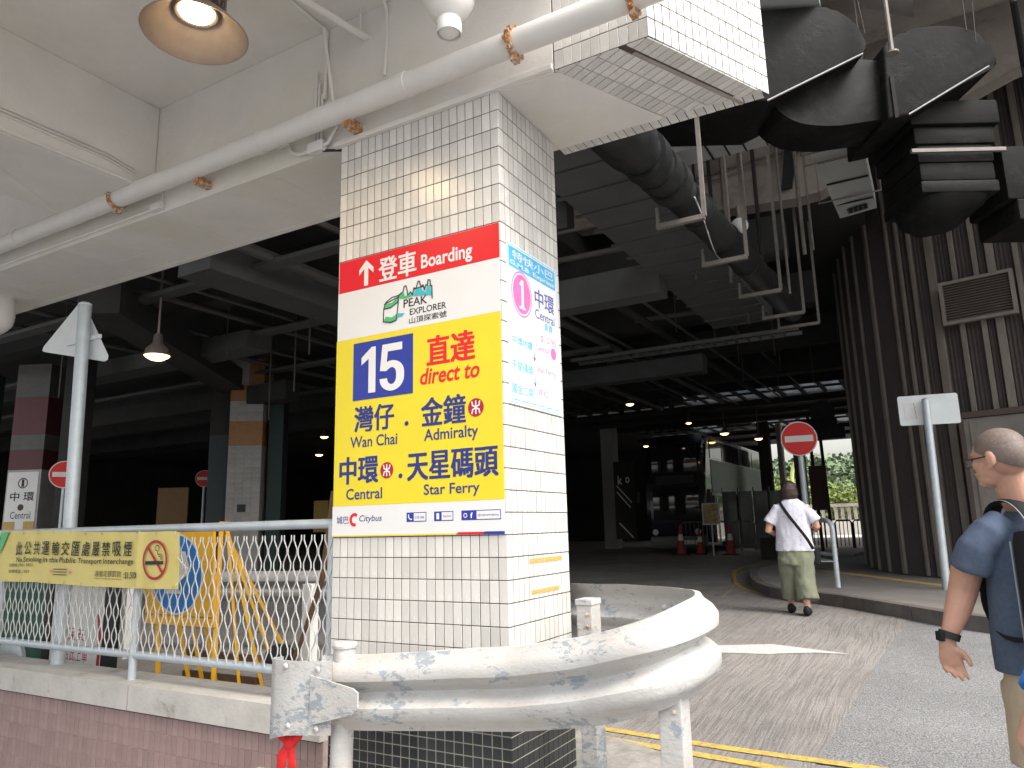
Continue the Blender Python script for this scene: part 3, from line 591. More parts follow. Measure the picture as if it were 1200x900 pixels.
for x in (-8.1, -6.9, -5.65, -4.4, -3.35): MB().span((x, Y0+.02, ZT-.0015), (x+.012, 3.6, ZT+.002)).build('formwork_joint', M_paint, beam)
MB().span((-12, 3.30, ZT-.0015), (-2.8, 3.308, ZT+.002)).build('formwork_joint', M_paint, beam)
MB().span((-12, 3.55, ZT-.006), (-2.76, 3.60, ZT+.002)).build('drip_edge', M_paint, beam)
ceil = thing('portico_ceiling', 'pale painted coffered concrete ceiling above the railing at upper left', 'ceiling', (-5, 1, 4.47))
MB().span((-14, -1.2, 4.47), (-1.05, Y0-.002, 4.75)).build('slab', M_paint, ceil)
MB().span((-5.35, -1.2, 3.82), (-4.49, Y0-.003, 4.4695), bevel=.008).build('cross_beam', M_paint, ceil)
for k in range(3): MB().tube([(-4.482, -.6, 3.93+.022*k), (-4.482, 2.55, 3.93+.022*k), (-4.482, 2.75, 3.90+.02*k)], .007, 6).build('surface_conduit', M_pipe, ceil)
MB().tube([(-4.475, -1.0, 3.835), (-4.475, 2.85, 3.835)], .01, 6).build('surface_conduit', M_pipe, ceil)
MB().tube([(-4.49, 1.5, 3.79), (-4.9, 2.1, 3.808), (-5.3, 2.7, 3.81)], .002, 4).build('crack_filler', M_paint, ceil)

pp = thing('main_pipe', 'thick offwhite pipe with rusty clamps running along the beam above the column', 'pipe', (-3, 2.78, 3.8))
MB().tube([(-9, 2.78, 3.79), (-4, 2.78, 3.80), (.4, 2.78, 3.79)], .062, 20).build('pipe', M_pipe, pp, smooth=True)
for x in (-4.72, -1.535, -.93):
    m_ = MB()
    m_.lathe([(.064, -.018), (.073, -.016), (.075, 0), (.073, .016), (.064, .018)], (x, 2.78, 3.795), 20, (1, 0, 0))
    for k in range(9):
        a = random.uniform(0, 2*PI); m_.box((x+random.uniform(-.015, .015), 2.78+.075*math.cos(a), 3.795+.075*math.sin(a)), (.02, .018, .018), Matrix.Rotation(random.uniform(0, 3), 3, 'X'))
    m_.box((x, 2.785, 3.712), (.03, .05, .03)); m_.build('clamp', M_rust, pp)
for x in (-6.0, -3.3, -2.2): MB().lathe([(.0625, -.03), (.067, -.028), (.067, .028), (.0625, .03)], (x, 2.78, 3.797), 20, (1, 0, 0)).build('coupling', M_pipe, pp, smooth=True)
for x in (-3.9, -2.62): MB().span((x-.025, 2.79, 3.70), (x+.025, 2.90, 3.76), bevel=.004).build('bracket', M_rust, pp)
cn = thing('conduit_run', 'thin offwhite conduit with small junction boxes along the lower edge of the beam', 'conduit', (-4, 2.9, 3.7))
MB().tube([(-9, 2.89, 3.70), (-4.46, 2.89, 3.70)], .011, 8).build('tube', M_pipe, cn, smooth=True)
MB().tube([(-4.38, 2.89, 3.72), (-4.38, 2.89, 3.86)], .010, 8).build('tube', M_pipe, cn, smooth=True)
MB().span((-4.47, 2.86, 3.675), (-4.36, 2.90, 3.725), bevel=.004).build('junction_box', M_pipe, cn)
MB().span((-2.98, 2.85, 3.665), (-2.86, 2.90, 3.73), bevel=.006).build('junction_box', M_pipe, cn)
MB().tube([(-3.25, 2.89, 3.80), (-3.18, 2.885, 3.80), (-3.12, 2.88, 3.72), (-3.06, 2.875, 3.695), (-2.97, 2.875, 3.695)], .010, 8).build('tube', M_pipe, cn, smooth=True)
for k in range(3): MB().tube([(-2.95+.025*k, 2.885, 3.72), (-2.95+.025*k, 2.885, 4.2-.08*k)], .008, 8).build('tube', M_pipe, cn, smooth=True)
MB().tube([(-2.9, 2.87, 3.69), (-2.83, 2.87, 3.70), (-2.77, 2.87, 3.78), (-2.79, 2.86, 3.95), (-2.82, 2.80, 4.40)], .010, 8).build('tube', M_pipe, cn, smooth=True)
MB().tube([(-2.88, 2.88, 3.67), (-2.74, 2.93, 3.655)], .008, 8).build('tube', M_cable, cn, smooth=True)
cp2 = thing('ceiling_pipe', 'short straight offwhite pipe hung under the ceiling with a capped end', 'pipe', (-2.6, 2.8, 4.3))
MB().tube([(-3.0, .6, 4.30), (-2.57, 2.95, 4.30)], .022, 12).build('pipe', M_pipe, cp2, smooth=True)
MB().tube([(-2.575, 2.9, 4.30), (-2.56, 2.99, 4.30)], .028, 12).build('end_cap', M_pipe, cp2, smooth=True)
MB().tube([(-2.59, 2.86, 4.31), (-2.59, 2.86, 4.47)], .006, 6).build('hanger_rod', M_pipe, cp2)
cc = thing('ceiling_conduit', 'thin conduit bent down the ceiling between the lamp and the column', 'conduit', (-2.9, 2.4, 4.45))
MB().tube([(-3.25, 1.6, 4.455), (-2.95, 2.25, 4.455), (-2.87, 2.45, 4.455), (-2.87, 2.6, 4.455), (-2.88, 2.885, 4.45), (-2.88, 2.885, 4.0)], .011, 8).build('tube', M_pipe, cc, smooth=True)
cc2 = thing('curved_conduit', 'thin wavy conduit on the ceiling leading to the white domed fitting', 'conduit', (-2.3, 2.4, 4.45))
MB().tube([tuple(p) for p in smooth_path([(-1.55, 2.2, 4.455), (-1.9, 2.35, 4.455), (-2.2, 2.42, 4.455), (-2.35, 2.6, 4.455), (-2.42, 2.885, 4.42), (-2.43, 2.885, 4.0)], 4)], .010, 8).build('tube', M_pipe, cc2, smooth=True)
MB().box((-2.02, 2.39, 4.45), (.04, .03, .02)).build('saddle', M_pipe, cc2)
lb_ = thing('drain_bend', 'white pipe elbow under the beam at the left picture edge', 'pipe', (-7.2, 3.3, 3.45))
MB().tube([tuple(p) for p in smooth_path([(-7.25, 3.3, 3.68), (-7.2, 3.3, 3.5), (-7.26, 3.3, 3.42), (-7.6, 3.3, 3.40), (-8.3, 3.3, 3.40)], 5)], .075, 14).build('pipe', M_pipe, lb_, smooth=True)
MB().lathe([(.078, -.03), (.088, -.03), (.088, .03), (.078, .03)], (-7.24, 3.3, 3.6), 14).build('collar', M_pipe, lb_, smooth=True)

# high-bay lamp
lp = thing('high_bay_lamp', 'large lit high bay lamp with bell reflector hanging from the upper left ceiling', 'lamp', (-2.78, 1.94, 3.81))
c0 = (-2.78, 1.94, 3.80)
MB().lathe([(.235, 0), (.238, .004), (.20, .045), (.14, .10), (.105, .125), (.10, .125), (.135, .096), (.195, .042), (.228, .004), (.235, 0)], c0, 48).build('reflector', M_lamp, lp, smooth=True)
fins = MB()
for k in range(28):
    a = 2*PI*k/28; fins.box((c0[0]+.105*math.cos(a), c0[1]+.105*math.sin(a), c0[2]+.20), (.05, .006, .14), Matrix.Rotation(a, 3, 'Z'))
fins.lathe([(.0, .13), (.10, .13), (.09, .27), (.0, .27)], c0, 24); fins.build('heat_sink', M_lamp, lp)
MB().lathe([(0, .099), (.04, .097), (.072, .104), (.08, .115)], c0, 32).build('lens', M_bulb, lp, smooth=True)
MB().lathe([(.082, .112), (.095, .108), (.105, .118), (.1, .13)], c0, 32).build('lens_ring', M_lamp, lp, smooth=True)
MB().tube([(c0[0], c0[1], c0[2]+.27), (c0[0], c0[1], 4.47)], .018, 10).build('stem', M_lamp, lp)
MB().tube([tuple(p) for p in smooth_path([(c0[0]+.08, c0[1]+.02, c0[2]+.17), (c0[0]+.15, c0[1]+.05, c0[2]+.17), (c0[0]+.19, c0[1]+.06, c0[2]+.24), (c0[0]+.19, c0[1]+.06, c0[2]+.40), (c0[0]+.05, c0[1], 4.46)], 5)], .014, 8).build('cable', M_lamp, lp, smooth=True)
pl0 = bpy.data.lights.new('lamp_glow', 'SPOT'); pl0.energy = 22; pl0.color = (1, .72, .38); pl0.shadow_soft_size = .14; pl0.spot_size = math.radians(150); pl0.spot_blend = .6; pl0.specular_factor = .08
lo_ = bpy.data.objects.new('lamp_glow', pl0); COL.objects.link(lo_); lo_.location = (0, 0, .085); lo_.parent = lp
bl = thing('domed_fitting', 'white bulbous fitting with a short glass nozzle hanging above the main pipe', 'light fitting', (-1.46, 2.12, 3.41))
MB().lathe([(.0, .02), (.044, .02), (.047, .0), (.05, .02), (.05, .045), (.047, .06), (.075, .085), (.10, .14), (.108, .2), (.10, .27), (.07, .31), (.05, .34), (.05, 1.08), (0, 1.08)], (-1.46, 2.12, 3.40), 28).build('housing', M_pipe, bl, smooth=True)
MB().lathe([(0, -.012), (.03, -.008), (.042, .004), (.042, .02)], (-1.46, 2.12, 3.405), 24).build('lens', M_swhite, bl, smooth=True)
for k in range(3):
    a = k*2.1+.4; MB().box((-1.46+.1*math.cos(a), 2.12+.1*math.sin(a), 3.60), (.05, .03, .09), Matrix.Rotation(a, 3, 'Z'), bevel=.008).build('lug', M_pipe, bl)

# ================================================================== PARAPET, FENCE, BANNER
pw_ = thing('parapet_wall', 'low parapet wall of mauve tiles with a pale concrete coping below the fence', 'wall', (-6, 3, .1))
MB().span((-45, 2.872, -.9), (X0-.004, 3.12, .485)).build('wall_core', M_pinkgrout, pw_)
pf = Plane((0, 2.8725, 0), (1, 0, 0), (0, 0, 1), (0, -1, 0))
pt = tile_mesh('tile', .0462, .0962, .0045, M_pink_tile)
tile_field(pw_, pf, [(X0-.03-.05*i, .433-.1*k) for k in range(11) for i in range(120)], pt, M_pink_tile, lambda c: c[1] > 0 and c[0] > -6)
for a, b_ in ((-45, -5.91), (-5.9, -4.31), (-4.30, X0-.005)):
    MB().prism([(a, 2.845), (b_, 2.845), (b_, 3.15), (a, 3.15)], .485, .628).build('coping', M_coping, pw_)
MB().span((-12, 2.852, .478), (X0-.006, 3.13, .4845)).build('drip_edge', M_grout, pw_)
fn = thing('mesh_fence', 'grey tubular steel fence with hexagonal wire mesh on the parapet', 'fence', (-4.4, 2.95, .63))
FY = 2.95
MB().tube([(-12, FY, 1.535), (X0-.01, FY, 1.535)], .026, 14).build('top_rail', M_galv, fn, smooth=True)
MB().tube([(-12, FY, .775), (X0-.01, FY, .775)], .024, 14).build('bottom_rail', M_galv, fn, smooth=True)
for x in (-2.80, -4.43, -6.05, -7.7, -9.3): MB().tube([(x, FY, .60), (x, FY, 1.53)], .026, 14).build('post', M_galv, fn, smooth=True)
wm = MB(); a0 = .0115; w0 = .0375; hh = .0735; zs = .79
for i in range(int((12+X0)/w0)):
    x = X0-.03-i*w0; s = 1 if i % 2 else -1; pts = []; z = zs; ph = s
    while z < 1.515:
        pts += [(x+ph*a0, z), (x+ph*a0, min(z+.028, 1.515))]; z += hh; ph = -ph
    j = 0
    for (xa, za), (xb, zb) in zip(pts, pts[1:]):
        dx, dz = xb-xa, zb-za; l = math.hypot(dx, dz) or 1; nx, nz = -dz/l*.0021, dx/l*.0021
        y = FY-.030+.003*s
        wm.extr([(xa+nx, y, za+nz), (xa-nx, y, za-nz), (xb-nx, y, zb-nz), (xb+nx, y, zb+nz)], (0, .005, 0))
stuff(wm.build('wire_mesh', M_galv_white, fn))
# banner
bn = thing('no_smoking_banner', 'creased yellow no smoking banner with eyelets tied to the mesh fence', 'banner', (-4.9, 2.87, 1.18))
def bsurf(u, v):      # creased cloth
    y = 2.875+.012*noise.noise(Vector((u*2.2, v*3, 0)))+.006*noise.noise(Vector((u*7, v*2.5, 4)))-.008*math.exp(-((u+4.34)/.03)**2)
    z = v+.006*math.sin(u*3.1)+.010*noise.noise(Vector((u*2.5, 7, 0)))*(1 if v < 1.3 else .6)
    return Vector((u, y, z))
def bz0(u): return 1.192-.012*(u+5.9)/2 if u < -4 else 1.18
bm_ = bmesh.new(); NU, NV = 100, 16; grid = []
for i in range(NU+1):
    u = -5.97+(2.03)*i/NU+0; z0 = bz0(u); z1 = 1.547-.03*(u+5.97)/2.03+(.0 if i < NU-4 else -.01*(i-NU+4)/4)
    grid.append([bm_.verts.new(bsurf(u, z0+(z1-z0)*j/NV)) for j in range(NV+1)])
for i in range(NU):
    for j in range(NV): bm_.faces.new((grid[i][j], grid[i+1][j], grid[i+1][j+1], grid[i][j+1]))
mb = MB(); mb.b.free(); mb.b = bm_; mb.build('banner_sheet', M_banner, bn, smooth=True)
def bprint(o):        # lay flat print on the creased banner
    off = wloc(o.parent)
    for v in o.data.vertices:
        p = v.co+off; q = bsurf(p.x, p.z); v.co = Vector((q.x, q.y-.0095-(2.87-p.y), q.z))-off
    return o
BP = Plane((0, 2.87, 0), (1, 0, 0), (0, 0, 1), (0, -1, 0))
for k, ch in enumerate('此公共運輸交匯處嚴禁吸煙'):
    bprint(BP.text(ch, -5.75+.1155*k, -5.75+.1155*k+.085, 1.376, 1.467, 0, M_blackp, bn, .012))
x = -5.735
for wrd, wd in (('No', .075), ('Smoking', .235), ('in', .05), ('this', .105), ('Public', .185), ('Transport', .265), ('Interchange', .32)):
    bprint(BP.text(wrd, x, x+wd, 1.318 if any(c in wrd for c in 'gp') else 1.328, 1.362, 0, M_blackp, bn, .01)); x += wd+.022
bprint(BP.text('違者定額罰款', -4.771, -4.50, 1.248, 1.286, 0, M_blackp, bn)); bprint(BP.text('Fixed Penalty for Smoking', -4.768, -4.50, 1.229, 1.241, 0, M_blackp, bn)); bprint(BP.text(':$1,500', -4.475, -4.33, 1.236, 1.281, 0, M_blackp, bn, .01))
bprint(BP.text('控煙熱線', -5.83, -5.72, 1.295, 1.318, 0, M_blackp, bn)); bprint(BP.text('2961 8823', -5.70, -5.52, 1.297, 1.316, 0, M_blackp, bn)); bprint(BP.text('檢舉電話  1823', -5.83, -5.56, 1.252, 1.276, 0, M_blackp, bn))
for k in range(3): bprint(BP.stroke('fine_print', [[(-5.25, 1.285-.018*k), (-5.08, 1.285-.018*k)]], .005, 0, M_blackp, bn))
for u in (-5.28, -5.05): bprint(BP.ring('emblem', u, 1.268, .006, .013, 0, M_pinkp, bn, 12))
bprint(BP.ring('prohibition_ring', -4.16, 1.352, .102, .118, 0, M_mtr, bn, 40))
bprint(BP.stroke('cigarette', [[(-4.245, 1.335), (-4.115, 1.335)]], .022, .0002, M_blackp, bn)); bprint(BP.stroke('cigarette_tip', [[(-4.10, 1.335), (-4.098, 1.335)], [(-4.088, 1.335), (-4.086, 1.335)]], .02, .0002, M_blackp, bn))
bprint(BP.stroke('smoke', [[(-4.09, 1.352), (-4.09, 1.375), (-4.105, 1.385), (-4.13, 1.385), (-4.135, 1.405), (-4.155, 1.41), (-4.16, 1.43), (-4.14, 1.44), (-4.12, 1.43), (-4.122, 1.405)], [(-4.1, 1.352), (-4.102, 1.37), (-4.125, 1.375)]], .005, .0002, M_blackp, bn))
bprint(BP.stroke('prohibition_bar', [[(-4.235, 1.43), (-4.085, 1.275)]], .017, .0006, M_mtr, bn))
for k in range(11):
    for v in (1.53-.002*k, 1.20-.001*k):
        u = -5.86+.188*k; q = bsurf(u, v)
        MB().lathe([(.0, -.002), (.008, -.003), (.011, 0)], (q.x, q.y-.002, q.z), 8, (0, -1, 0)).build('eyelet', M_rust, bn)
bprint(BP.poly('green_corner', [(-5.97, 1.50), (-5.97, 1.54), (-5.86, 1.54), (-5.93, 1.42), (-5.97, 1.37)], 0, M_green, bn))
MB().tube([(-3.95, 2.868, 1.36), (-3.91, 2.87, 1.33), (-3.90, 2.90, 1.30), (-3.93, 2.90, 1.26), (-3.96, 2.87, 1.20)], .003, 6).build('tie_cord', M_galv_white, bn)

# ---- triangular sign back on a post
ts = thing('triangular_sign', 'back of a triangular road sign on a leaning grey post behind the fence', 'road sign', (-5.49, 3.09, .4))
MB().tube([(-5.49, 3.09, .3), (-5.497, 3.09, 1.6), (-5.555, 3.09, 3.26)], .047, 16).build('post', M_galv, ts, smooth=True)
MB().lathe([(.0, .012), (.035, .01), (.048, 0), (.048, -.01)], (-5.555, 3.09, 3.262), 16).build('post_cap', M_alum, ts, smooth=True)
tri = [(-5.72, 3.32), (-5.76, 3.315), (-6.21, 3.03), (-6.225, 3.0), (-6.20, 2.985), (-5.34, 2.79), (-5.305, 2.80), (-5.30, 2.83), (-5.68, 3.305)]
MB().extr([(a, 3.15, b_) for a, b_ in tri], (0, .004, 0)).build('sign_plate', M_alum, ts)
MB().span((-5.85, 3.13, 2.98), (-5.40, 3.149, 3.01)).build('clamp_bar', M_alum, ts)

# ================================================================== GUARDRAIL ROUND THE COLUMN
gd = thing('guardrail', 'battered white crash barrier with peeling paint curving round the column foot', 'guardrail', (-1.6, 2.58, .2))
path = smooth_path([(-2.52, 2.625, .785), (-2.26, 2.64, .800), (-1.87, 2.645, .84), (-1.51, 2.63, .88), (-1.23, 2.60, .93), (-1.03, 2.575, .985), (-.915, 2.61, 1.025), (-.855, 2.72, 1.055), (-.86, 2.90, 1.065), (-.94, 3.10, 1.065), (-1.10, 3.30, 1.055), (-1.37, 3.46, 1.05), (-1.72, 3.58, 1.04), (-2.2, 3.68, 1.03), (-2.9, 3.70, 1.02)], 6)
prof = [(-.158, .0), (-.155, .018), (-.135, .03), (-.112, .062), (-.085, .080), (-.055, .078), (-.032, .052), (-.014, .016), (0, .010), (.014, .016), (.032, .052), (.055, .078), (.085, .080), (.112, .062), (.135, .03), (.155, .018), (.158, .0)]
def wbeam(path, flip=1, sag=0, scale=1):
    mb = MB(); rows = []
    for i, p in enumerate(path):
        a = path[max(i-1, 0)]; c = path[min(i+1, len(path)-1)]; t = (c-a); t.z = 0; t.normalize(); n = Vector((t.y, -t.x, 0))*flip
        dent = .006*noise.noise(p*6)
        rows.append([[mb.b.verts.new(p+n*(h*1.0+dent+o)+Vector((0, 0, z*scale+dent*.6))) for z, h in prof] for o in (0, -.006)])
    for i in range(len(rows)-1):
        for s in (0, 1):
            for k in range(len(prof)-1): mb.b.faces.new((rows[i][s][k], rows[i+1][s][k], rows[i+1][s][k+1], rows[i][s][k+1]))
        for k in (0, len(prof)-1): mb.b.faces.new((rows[i][0][k], rows[i+1][0][k], rows[i+1][1][k], rows[i][1][k]))
    for r in (rows[0], rows[-1]):
        for k in range(len(prof)-1): mb.b.faces.new((r[0][k], r[0][k+1], r[1][k+1], r[1][k]))
    return mb
g_ = wbeam(path); rail = g_.build('rail_beam', M_guard, gd, smooth=True)
# flared end shoe, wrapped round the end post
sh = MB(); P = [(-2.40, 2.540, .78), (-2.50, 2.512, .775), (-2.62, 2.502, .77), (-2.70, 2.504, .765), (-2.745, 2.516, .76), (-2.765, 2.545, .755), (-2.768, 2.60, .755)]
rows = []
for i, (x, y, z) in enumerate(P):
    h0 = [.150, .150, .155, .168, .18, .188, .18][i]; h1 = [.156, .156, .158, .163, .168, .172, .168][i]
    a = Vector(P[max(i-1, 0)]); c = Vector(P[min(i+1, len(P)-1)]); t = (c-a); t.z = 0; t.normalize(); nn = Vector((-t.y, t.x, 0))*-.006
    rows.append([sh.b.verts.new(Vector((x, y, z+q))+nn*s_) for s_ in (0, 1) for q in (-h0, -h0*.5, 0, h1*.5, h1)])
for i in range(len(rows)-1):
    r0, r1 = rows[i], rows[i+1]; loop = [0, 1, 2, 3, 4, 9, 8, 7, 6, 5]
    for k in range(10): a, b_ = loop[k], loop[(k+1) % 10]; sh.b.faces.new((r0[a], r1[a], r1[b_], r0[b_]))
sh.build('end_shoe', M_guard, gd, smooth=True)
MB().extr([(-2.49, 2.503, .67), (-2.49, 2.503, .875), (-2.25, 2.505, .84), (-2.22, 2.505, .825), (-2.22, 2.505, .76), (-2.25, 2.505, .735)], (0, .008, 0)).build('end_tongue', M_guard, gd)
MB().loft([(-2.43, 2.64, .30, .05), (-2.425, 2.64, .60, .05), (-2.42, 2.64, .985, .05)], n=20).build('post', M_guard, gd, smooth=True)
MB().lathe([(0, .018), (.05, .016), (.058, .004), (.056, -.008)], (-2.42, 2.64, .985), 20).build('post_cap', M_guard, gd, smooth=True)
for (x, y, z0, z1, wx) in ((-1.43, 3.14, .22, 1.165, .075), (-.905, 2.68, .1, .96, .085), (-2.05, 3.5, .2, 1.1, .075)):
    p_ = MB().span((x-wx/2, y-.05, z0), (x+wx/2, y+.05, z1), bevel=.006).build('post', M_guard, gd)
    MB().span((x-wx/2-.004, y-.054, z1-.02), (x+wx/2+.004, y+.054, z1+.006), bevel=.004).build('post_cap', M_guard, gd)
    for dz in (.06, .11): MB().lathe([(0, .003), (.007, .002), (.009, 0)], (x+.015, y-.051, z1-dz), 10, (0, -1, 0)).build('bolt', M_rust, gd)
for (x, y, z) in ((-2.64, 2.505, .905), (-2.46, 2.52, .90), (-2.46, 2.52, .655), (-2.62, 2.51, .655), (-1.14, 3.335, 1.12), (-1.15, 3.34, 1.08), (-.93, 3.14, 1.13), (-.93, 3.14, .98)):
    MB().lathe([(0, .009), (.009, .008), (.013, .004), (.015, 0)], (x, y-.006, z), 12, (0, -1, 0)).build('bolt', M_guard, gd, smooth=True)
# red rag tied under the end
rg = thing('red_ribbon', 'knotted red cloth ribbon tied under the left end of the crash barrier', 'ribbon', (-2.66, 2.58, .5))
mb = MB(); mb.ball((-2.66, 2.56, .565), (.035, .025, .03)).ball((-2.70, 2.56, .585), (.045, .018, .022), Matrix.Rotation(.5, 3, 'Y')).ball((-2.62, 2.56, .59), (.045, .018, .02), Matrix.Rotation(-.7, 3, 'Y'))
mb.loft([(-2.67, 2.56, .56, .02, .01), (-2.70, 2.55, .50, .034, .008), (-2.715, 2.56, .42, .030, .006), (-2.70, 2.56, .33, .036, .006)], n=10).loft([(-2.65, 2.56, .56, .018, .01), (-2.63, 2.545, .49, .030, .008), (-2.64, 2.56, .40, .026, .006), (-2.61, 2.56, .30, .034, .006)], n=10)
mb.loft([(-2.66, 2.57, .64, .016, .006), (-2.66, 2.56, .57, .018, .01)], n=8)
blob_obj('ribbon_cloth', mb, .004, M_redcloth, rg, 3, wr=.004)

# ================================================================== BUILDING SHELL (dark interchange)
hr = MB().prism([(-6, 3.6), (-1.6, 3.75), (-1.3, 8.6), (14, 8.6), (14, 26), (-6, 26)], 8.6, 9.3)
tag(hr.build('flyover_slab', M_conc, None), 'high concrete deck slab over the road and the ducts', 'slab')
for k, (yy) in enumerate((8.8, 10.2)):
    tag(MB().span((-1.25, yy, 8.05), (14, yy+.35, 8.599)).build('deck_beam', M_conc, None), ('nearer' if k == 0 else 'farther')+' concrete rib beam under the high deck slab', 'beam', 'rib beams under the deck')
tag(MB().span((-3, 7.3, 8.4), (5, 7.5, 8.6)).build('steel_beam', M_channel, None), 'high steel beam from which the duct rods hang', 'beam')
tag(MB().span((-3, 8.05, 8.4), (5, 8.25, 8.6)).build('steel_beam', M_channel, None), 'second high steel beam behind the one carrying the duct rods', 'beam')
# concrete fascia with a curved step
fa = [(-5.2, 6.75), (-2.23, 6.46), (-1.4, 6.40), (-1.07, 6.42), (-.85, 6.5), (-.62, 6.72), (-.43, 6.87), (-.15, 7.0), (.16, 7.08), (1.59, 7.58), (5, 8.2), (14, 8.3), (14, 8.598), (-5.2, 8.598)]
fo = MB().extr([(a, 11.5, b_) for a, b_ in fa], (0, .35, 0)).build('concrete_fascia', M_conc, None); tag(fo, 'stained concrete downstand wall with a curved lower edge behind the ducts', 'concrete wall')
fp = thing('fascia_pipework', 'thin dark pipes and a cable bracket fixed to the stained concrete downstand', 'pipework', (-2, 11.45, 6.8))
MB().tube([(-5, 11.44, 7.15), (-3, 11.44, 7.1), (-.9, 11.44, 7.25)], .018, 6).build('pipe', M_channel, fp); MB().tube([(-5, 11.43, 7.02), (-2.6, 11.43, 7.0), (-1.6, 11.43, 7.12), (-.9, 11.43, 7.16)], .014, 6).build('pipe', M_channel, fp)
for x in (-4.4, -3.9, -3.45, -2.95, -2.5): MB().tube([(x, 11.42, 6.5), (x, 11.42, 8.58)], .022, 6).build('drop_pipe', M_cable if x in (-2.95, -3.9) else M_channel, fp)
MB().extr([(-1.6, 11.40, 6.55), (-1.45, 11.40, 6.55), (-1.3, 11.40, 7.2), (-1.5, 11.40, 7.2)], (0, .05, 0)).build('cable_bracket', M_cable, fp)

ir = MB().span((-45, 3.64, 6.35), (-5.21, 25.6, 7.2)); ir.span((-5.2, 11.86, 6.8), (-.6, 25.6, 7.1)); ir.span((-45, 28.1, 5.95), (-.2, 34.2, 6.3)); ir.span((-45, 37.6, 5.95), (-.2, 46, 6.3)); ir.span((-45, 25.6, 5.95), (-13, 28.1, 6.3)); ir.span((-45, 34.2, 5.95), (-13, 37.6, 6.3))
ir.span((-45, 25.48, 5.9), (-.6, 25.6, 7.1)); ir.span((1.4, 24, 0), (1.7, 46, 7)); ir.span((-5.3, 3.7, 6.36), (-5.2, 11.49, 8.61)); ir.span((-5.3, 3.64, 6.701), (-1.7, 3.70, 9.2)); structure(ir.build('roof', M_dark_conc, None))  # also unseen walls, added to stop daylight leaking into the interior
shade_tone = None
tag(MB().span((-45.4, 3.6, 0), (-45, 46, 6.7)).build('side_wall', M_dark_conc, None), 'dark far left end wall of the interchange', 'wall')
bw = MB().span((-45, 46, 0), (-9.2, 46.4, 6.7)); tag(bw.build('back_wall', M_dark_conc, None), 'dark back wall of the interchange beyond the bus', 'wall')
for k, y in enumerate((5.6, 8.6, 11.8, 15, 18.5, 22)):
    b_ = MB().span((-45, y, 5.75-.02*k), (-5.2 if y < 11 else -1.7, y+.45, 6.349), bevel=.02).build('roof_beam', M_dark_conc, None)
    tag(b_, ['first', 'second', 'third', 'fourth', 'fifth', 'sixth'][k]+' dark concrete roof beam back from the front beam of the interchange', 'beam', 'cross beams under the dark roof')
for k, y in enumerate((28.6, 31.0, 33.2, 38.2, 41.5)):
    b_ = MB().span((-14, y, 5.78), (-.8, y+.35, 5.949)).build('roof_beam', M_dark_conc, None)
    tag(b_, ['first', 'second', 'third', 'fourth', 'fifth', 'sixth'][k]+' dark roof beam among the skylights, counted from the road', 'beam', 'cross beams among the skylights')
lb2 = MB().extr([(-10.9, 6.6, 4.95), (-15.3, 13.2, 4.95), (-15.3, 13.2, 5.45), (-10.9, 6.6, 5.45)], (-.55, -.36, 0)); lb2 = lb2.build('skewed_beam', M_dark_conc, None); tag(lb2, 'deep dark beam running back to the tall striped column', 'beam')
tag(MB().span((-22, 12.2, 4.6), (-13.2, 12.65, 5.05)).build('transfer_beam', M_dark_conc, None), 'dark horizontal beam crossing above the tall orange banded column', 'beam')
tag(MB().extr([(-11.2, 5.2, 5.72), (-13.4, 7.2, 5.72), (-12.6, 7.6, 5.2), (-11.4, 6.6, 5.2)], (0, .4, 0)).build('sloped_hopper', M_dark_conc, None), 'sloping dark concrete haunch under the roof left of the striped column', 'haunch')
# hanging cable trays and rods on the left
for k in range(7):
    x = -6.6-1.35*k
    o = thing('light_rail', ['first','second','third','fourth','fifth','sixth','seventh'][k]+' thin suspended steel rail under the dark roof counted from the tiled column', 'rail', (x, 5, 5.6), 'parallel rails hung under the dark roof')
    MB().tube([(x, 3.8, 5.55), (x, 5.9, 5.55)], .018, 6).build('bar', M_channel, o); MB().tube([(x, 5.88, 5.55), (x, 5.88, 5.1 if k % 3 == 1 else 5.75)], .014, 6).build('rod', M_channel, o)
for k, (x, y, z0) in enumerate(((-12.1, 9.6, 4.9), (-10.8, 10.2, 4.2), (-15.4, 8.2, 4.3), (-12.5, 11.1, 3.9), (-9.5, 9.3, 4.6))):
    tag(MB().tube([(x, y, z0), (x, y, 6.34)], .016, 6).build('hanger_rod', mat('dim_rod_steel2', (.09, .085, .08), rough=.7), None), 'thin steel rod hanging from the dark roof, '+['short, left of the striped column top', 'long, right of the striped column', 'long, just left of the big bell lamp', 'beside the striped column top on its left', 'nearest to the boarding sign'][k], 'rod', 'rods hanging from the dark roof')

def banded_column(name, x, y, wd, dp, bands, label, rot=0):
    t = thing(name, label, 'column', (x, y, .2)); R_ = Matrix.Rotation(rot, 3, 'Z')
    for z0, z1, m, nm in bands: MB().box((x, y, (z0+z1)/2), (wd, dp, z1-z0-.004), R_).build(nm, m, t)
    return t
q = math.radians(33)
M_rod = mat('dim_rod_steel', (.10, .095, .09), rough=.7)
tc_ = banded_column('striped_column', -14.75, 12.55, .8, .8, [(.2, 3.58, M_grey_tile, 'white_tile_band'), (3.58, 4.18, M_orange_tile, 'orange_band'), (4.18, 4.68, M_grey_tile, 'white_tile_band'), (4.68, 5.9, M_orange_tile, 'orange_band')], 'tall white tiled column with two orange bands in the dark interior', q)
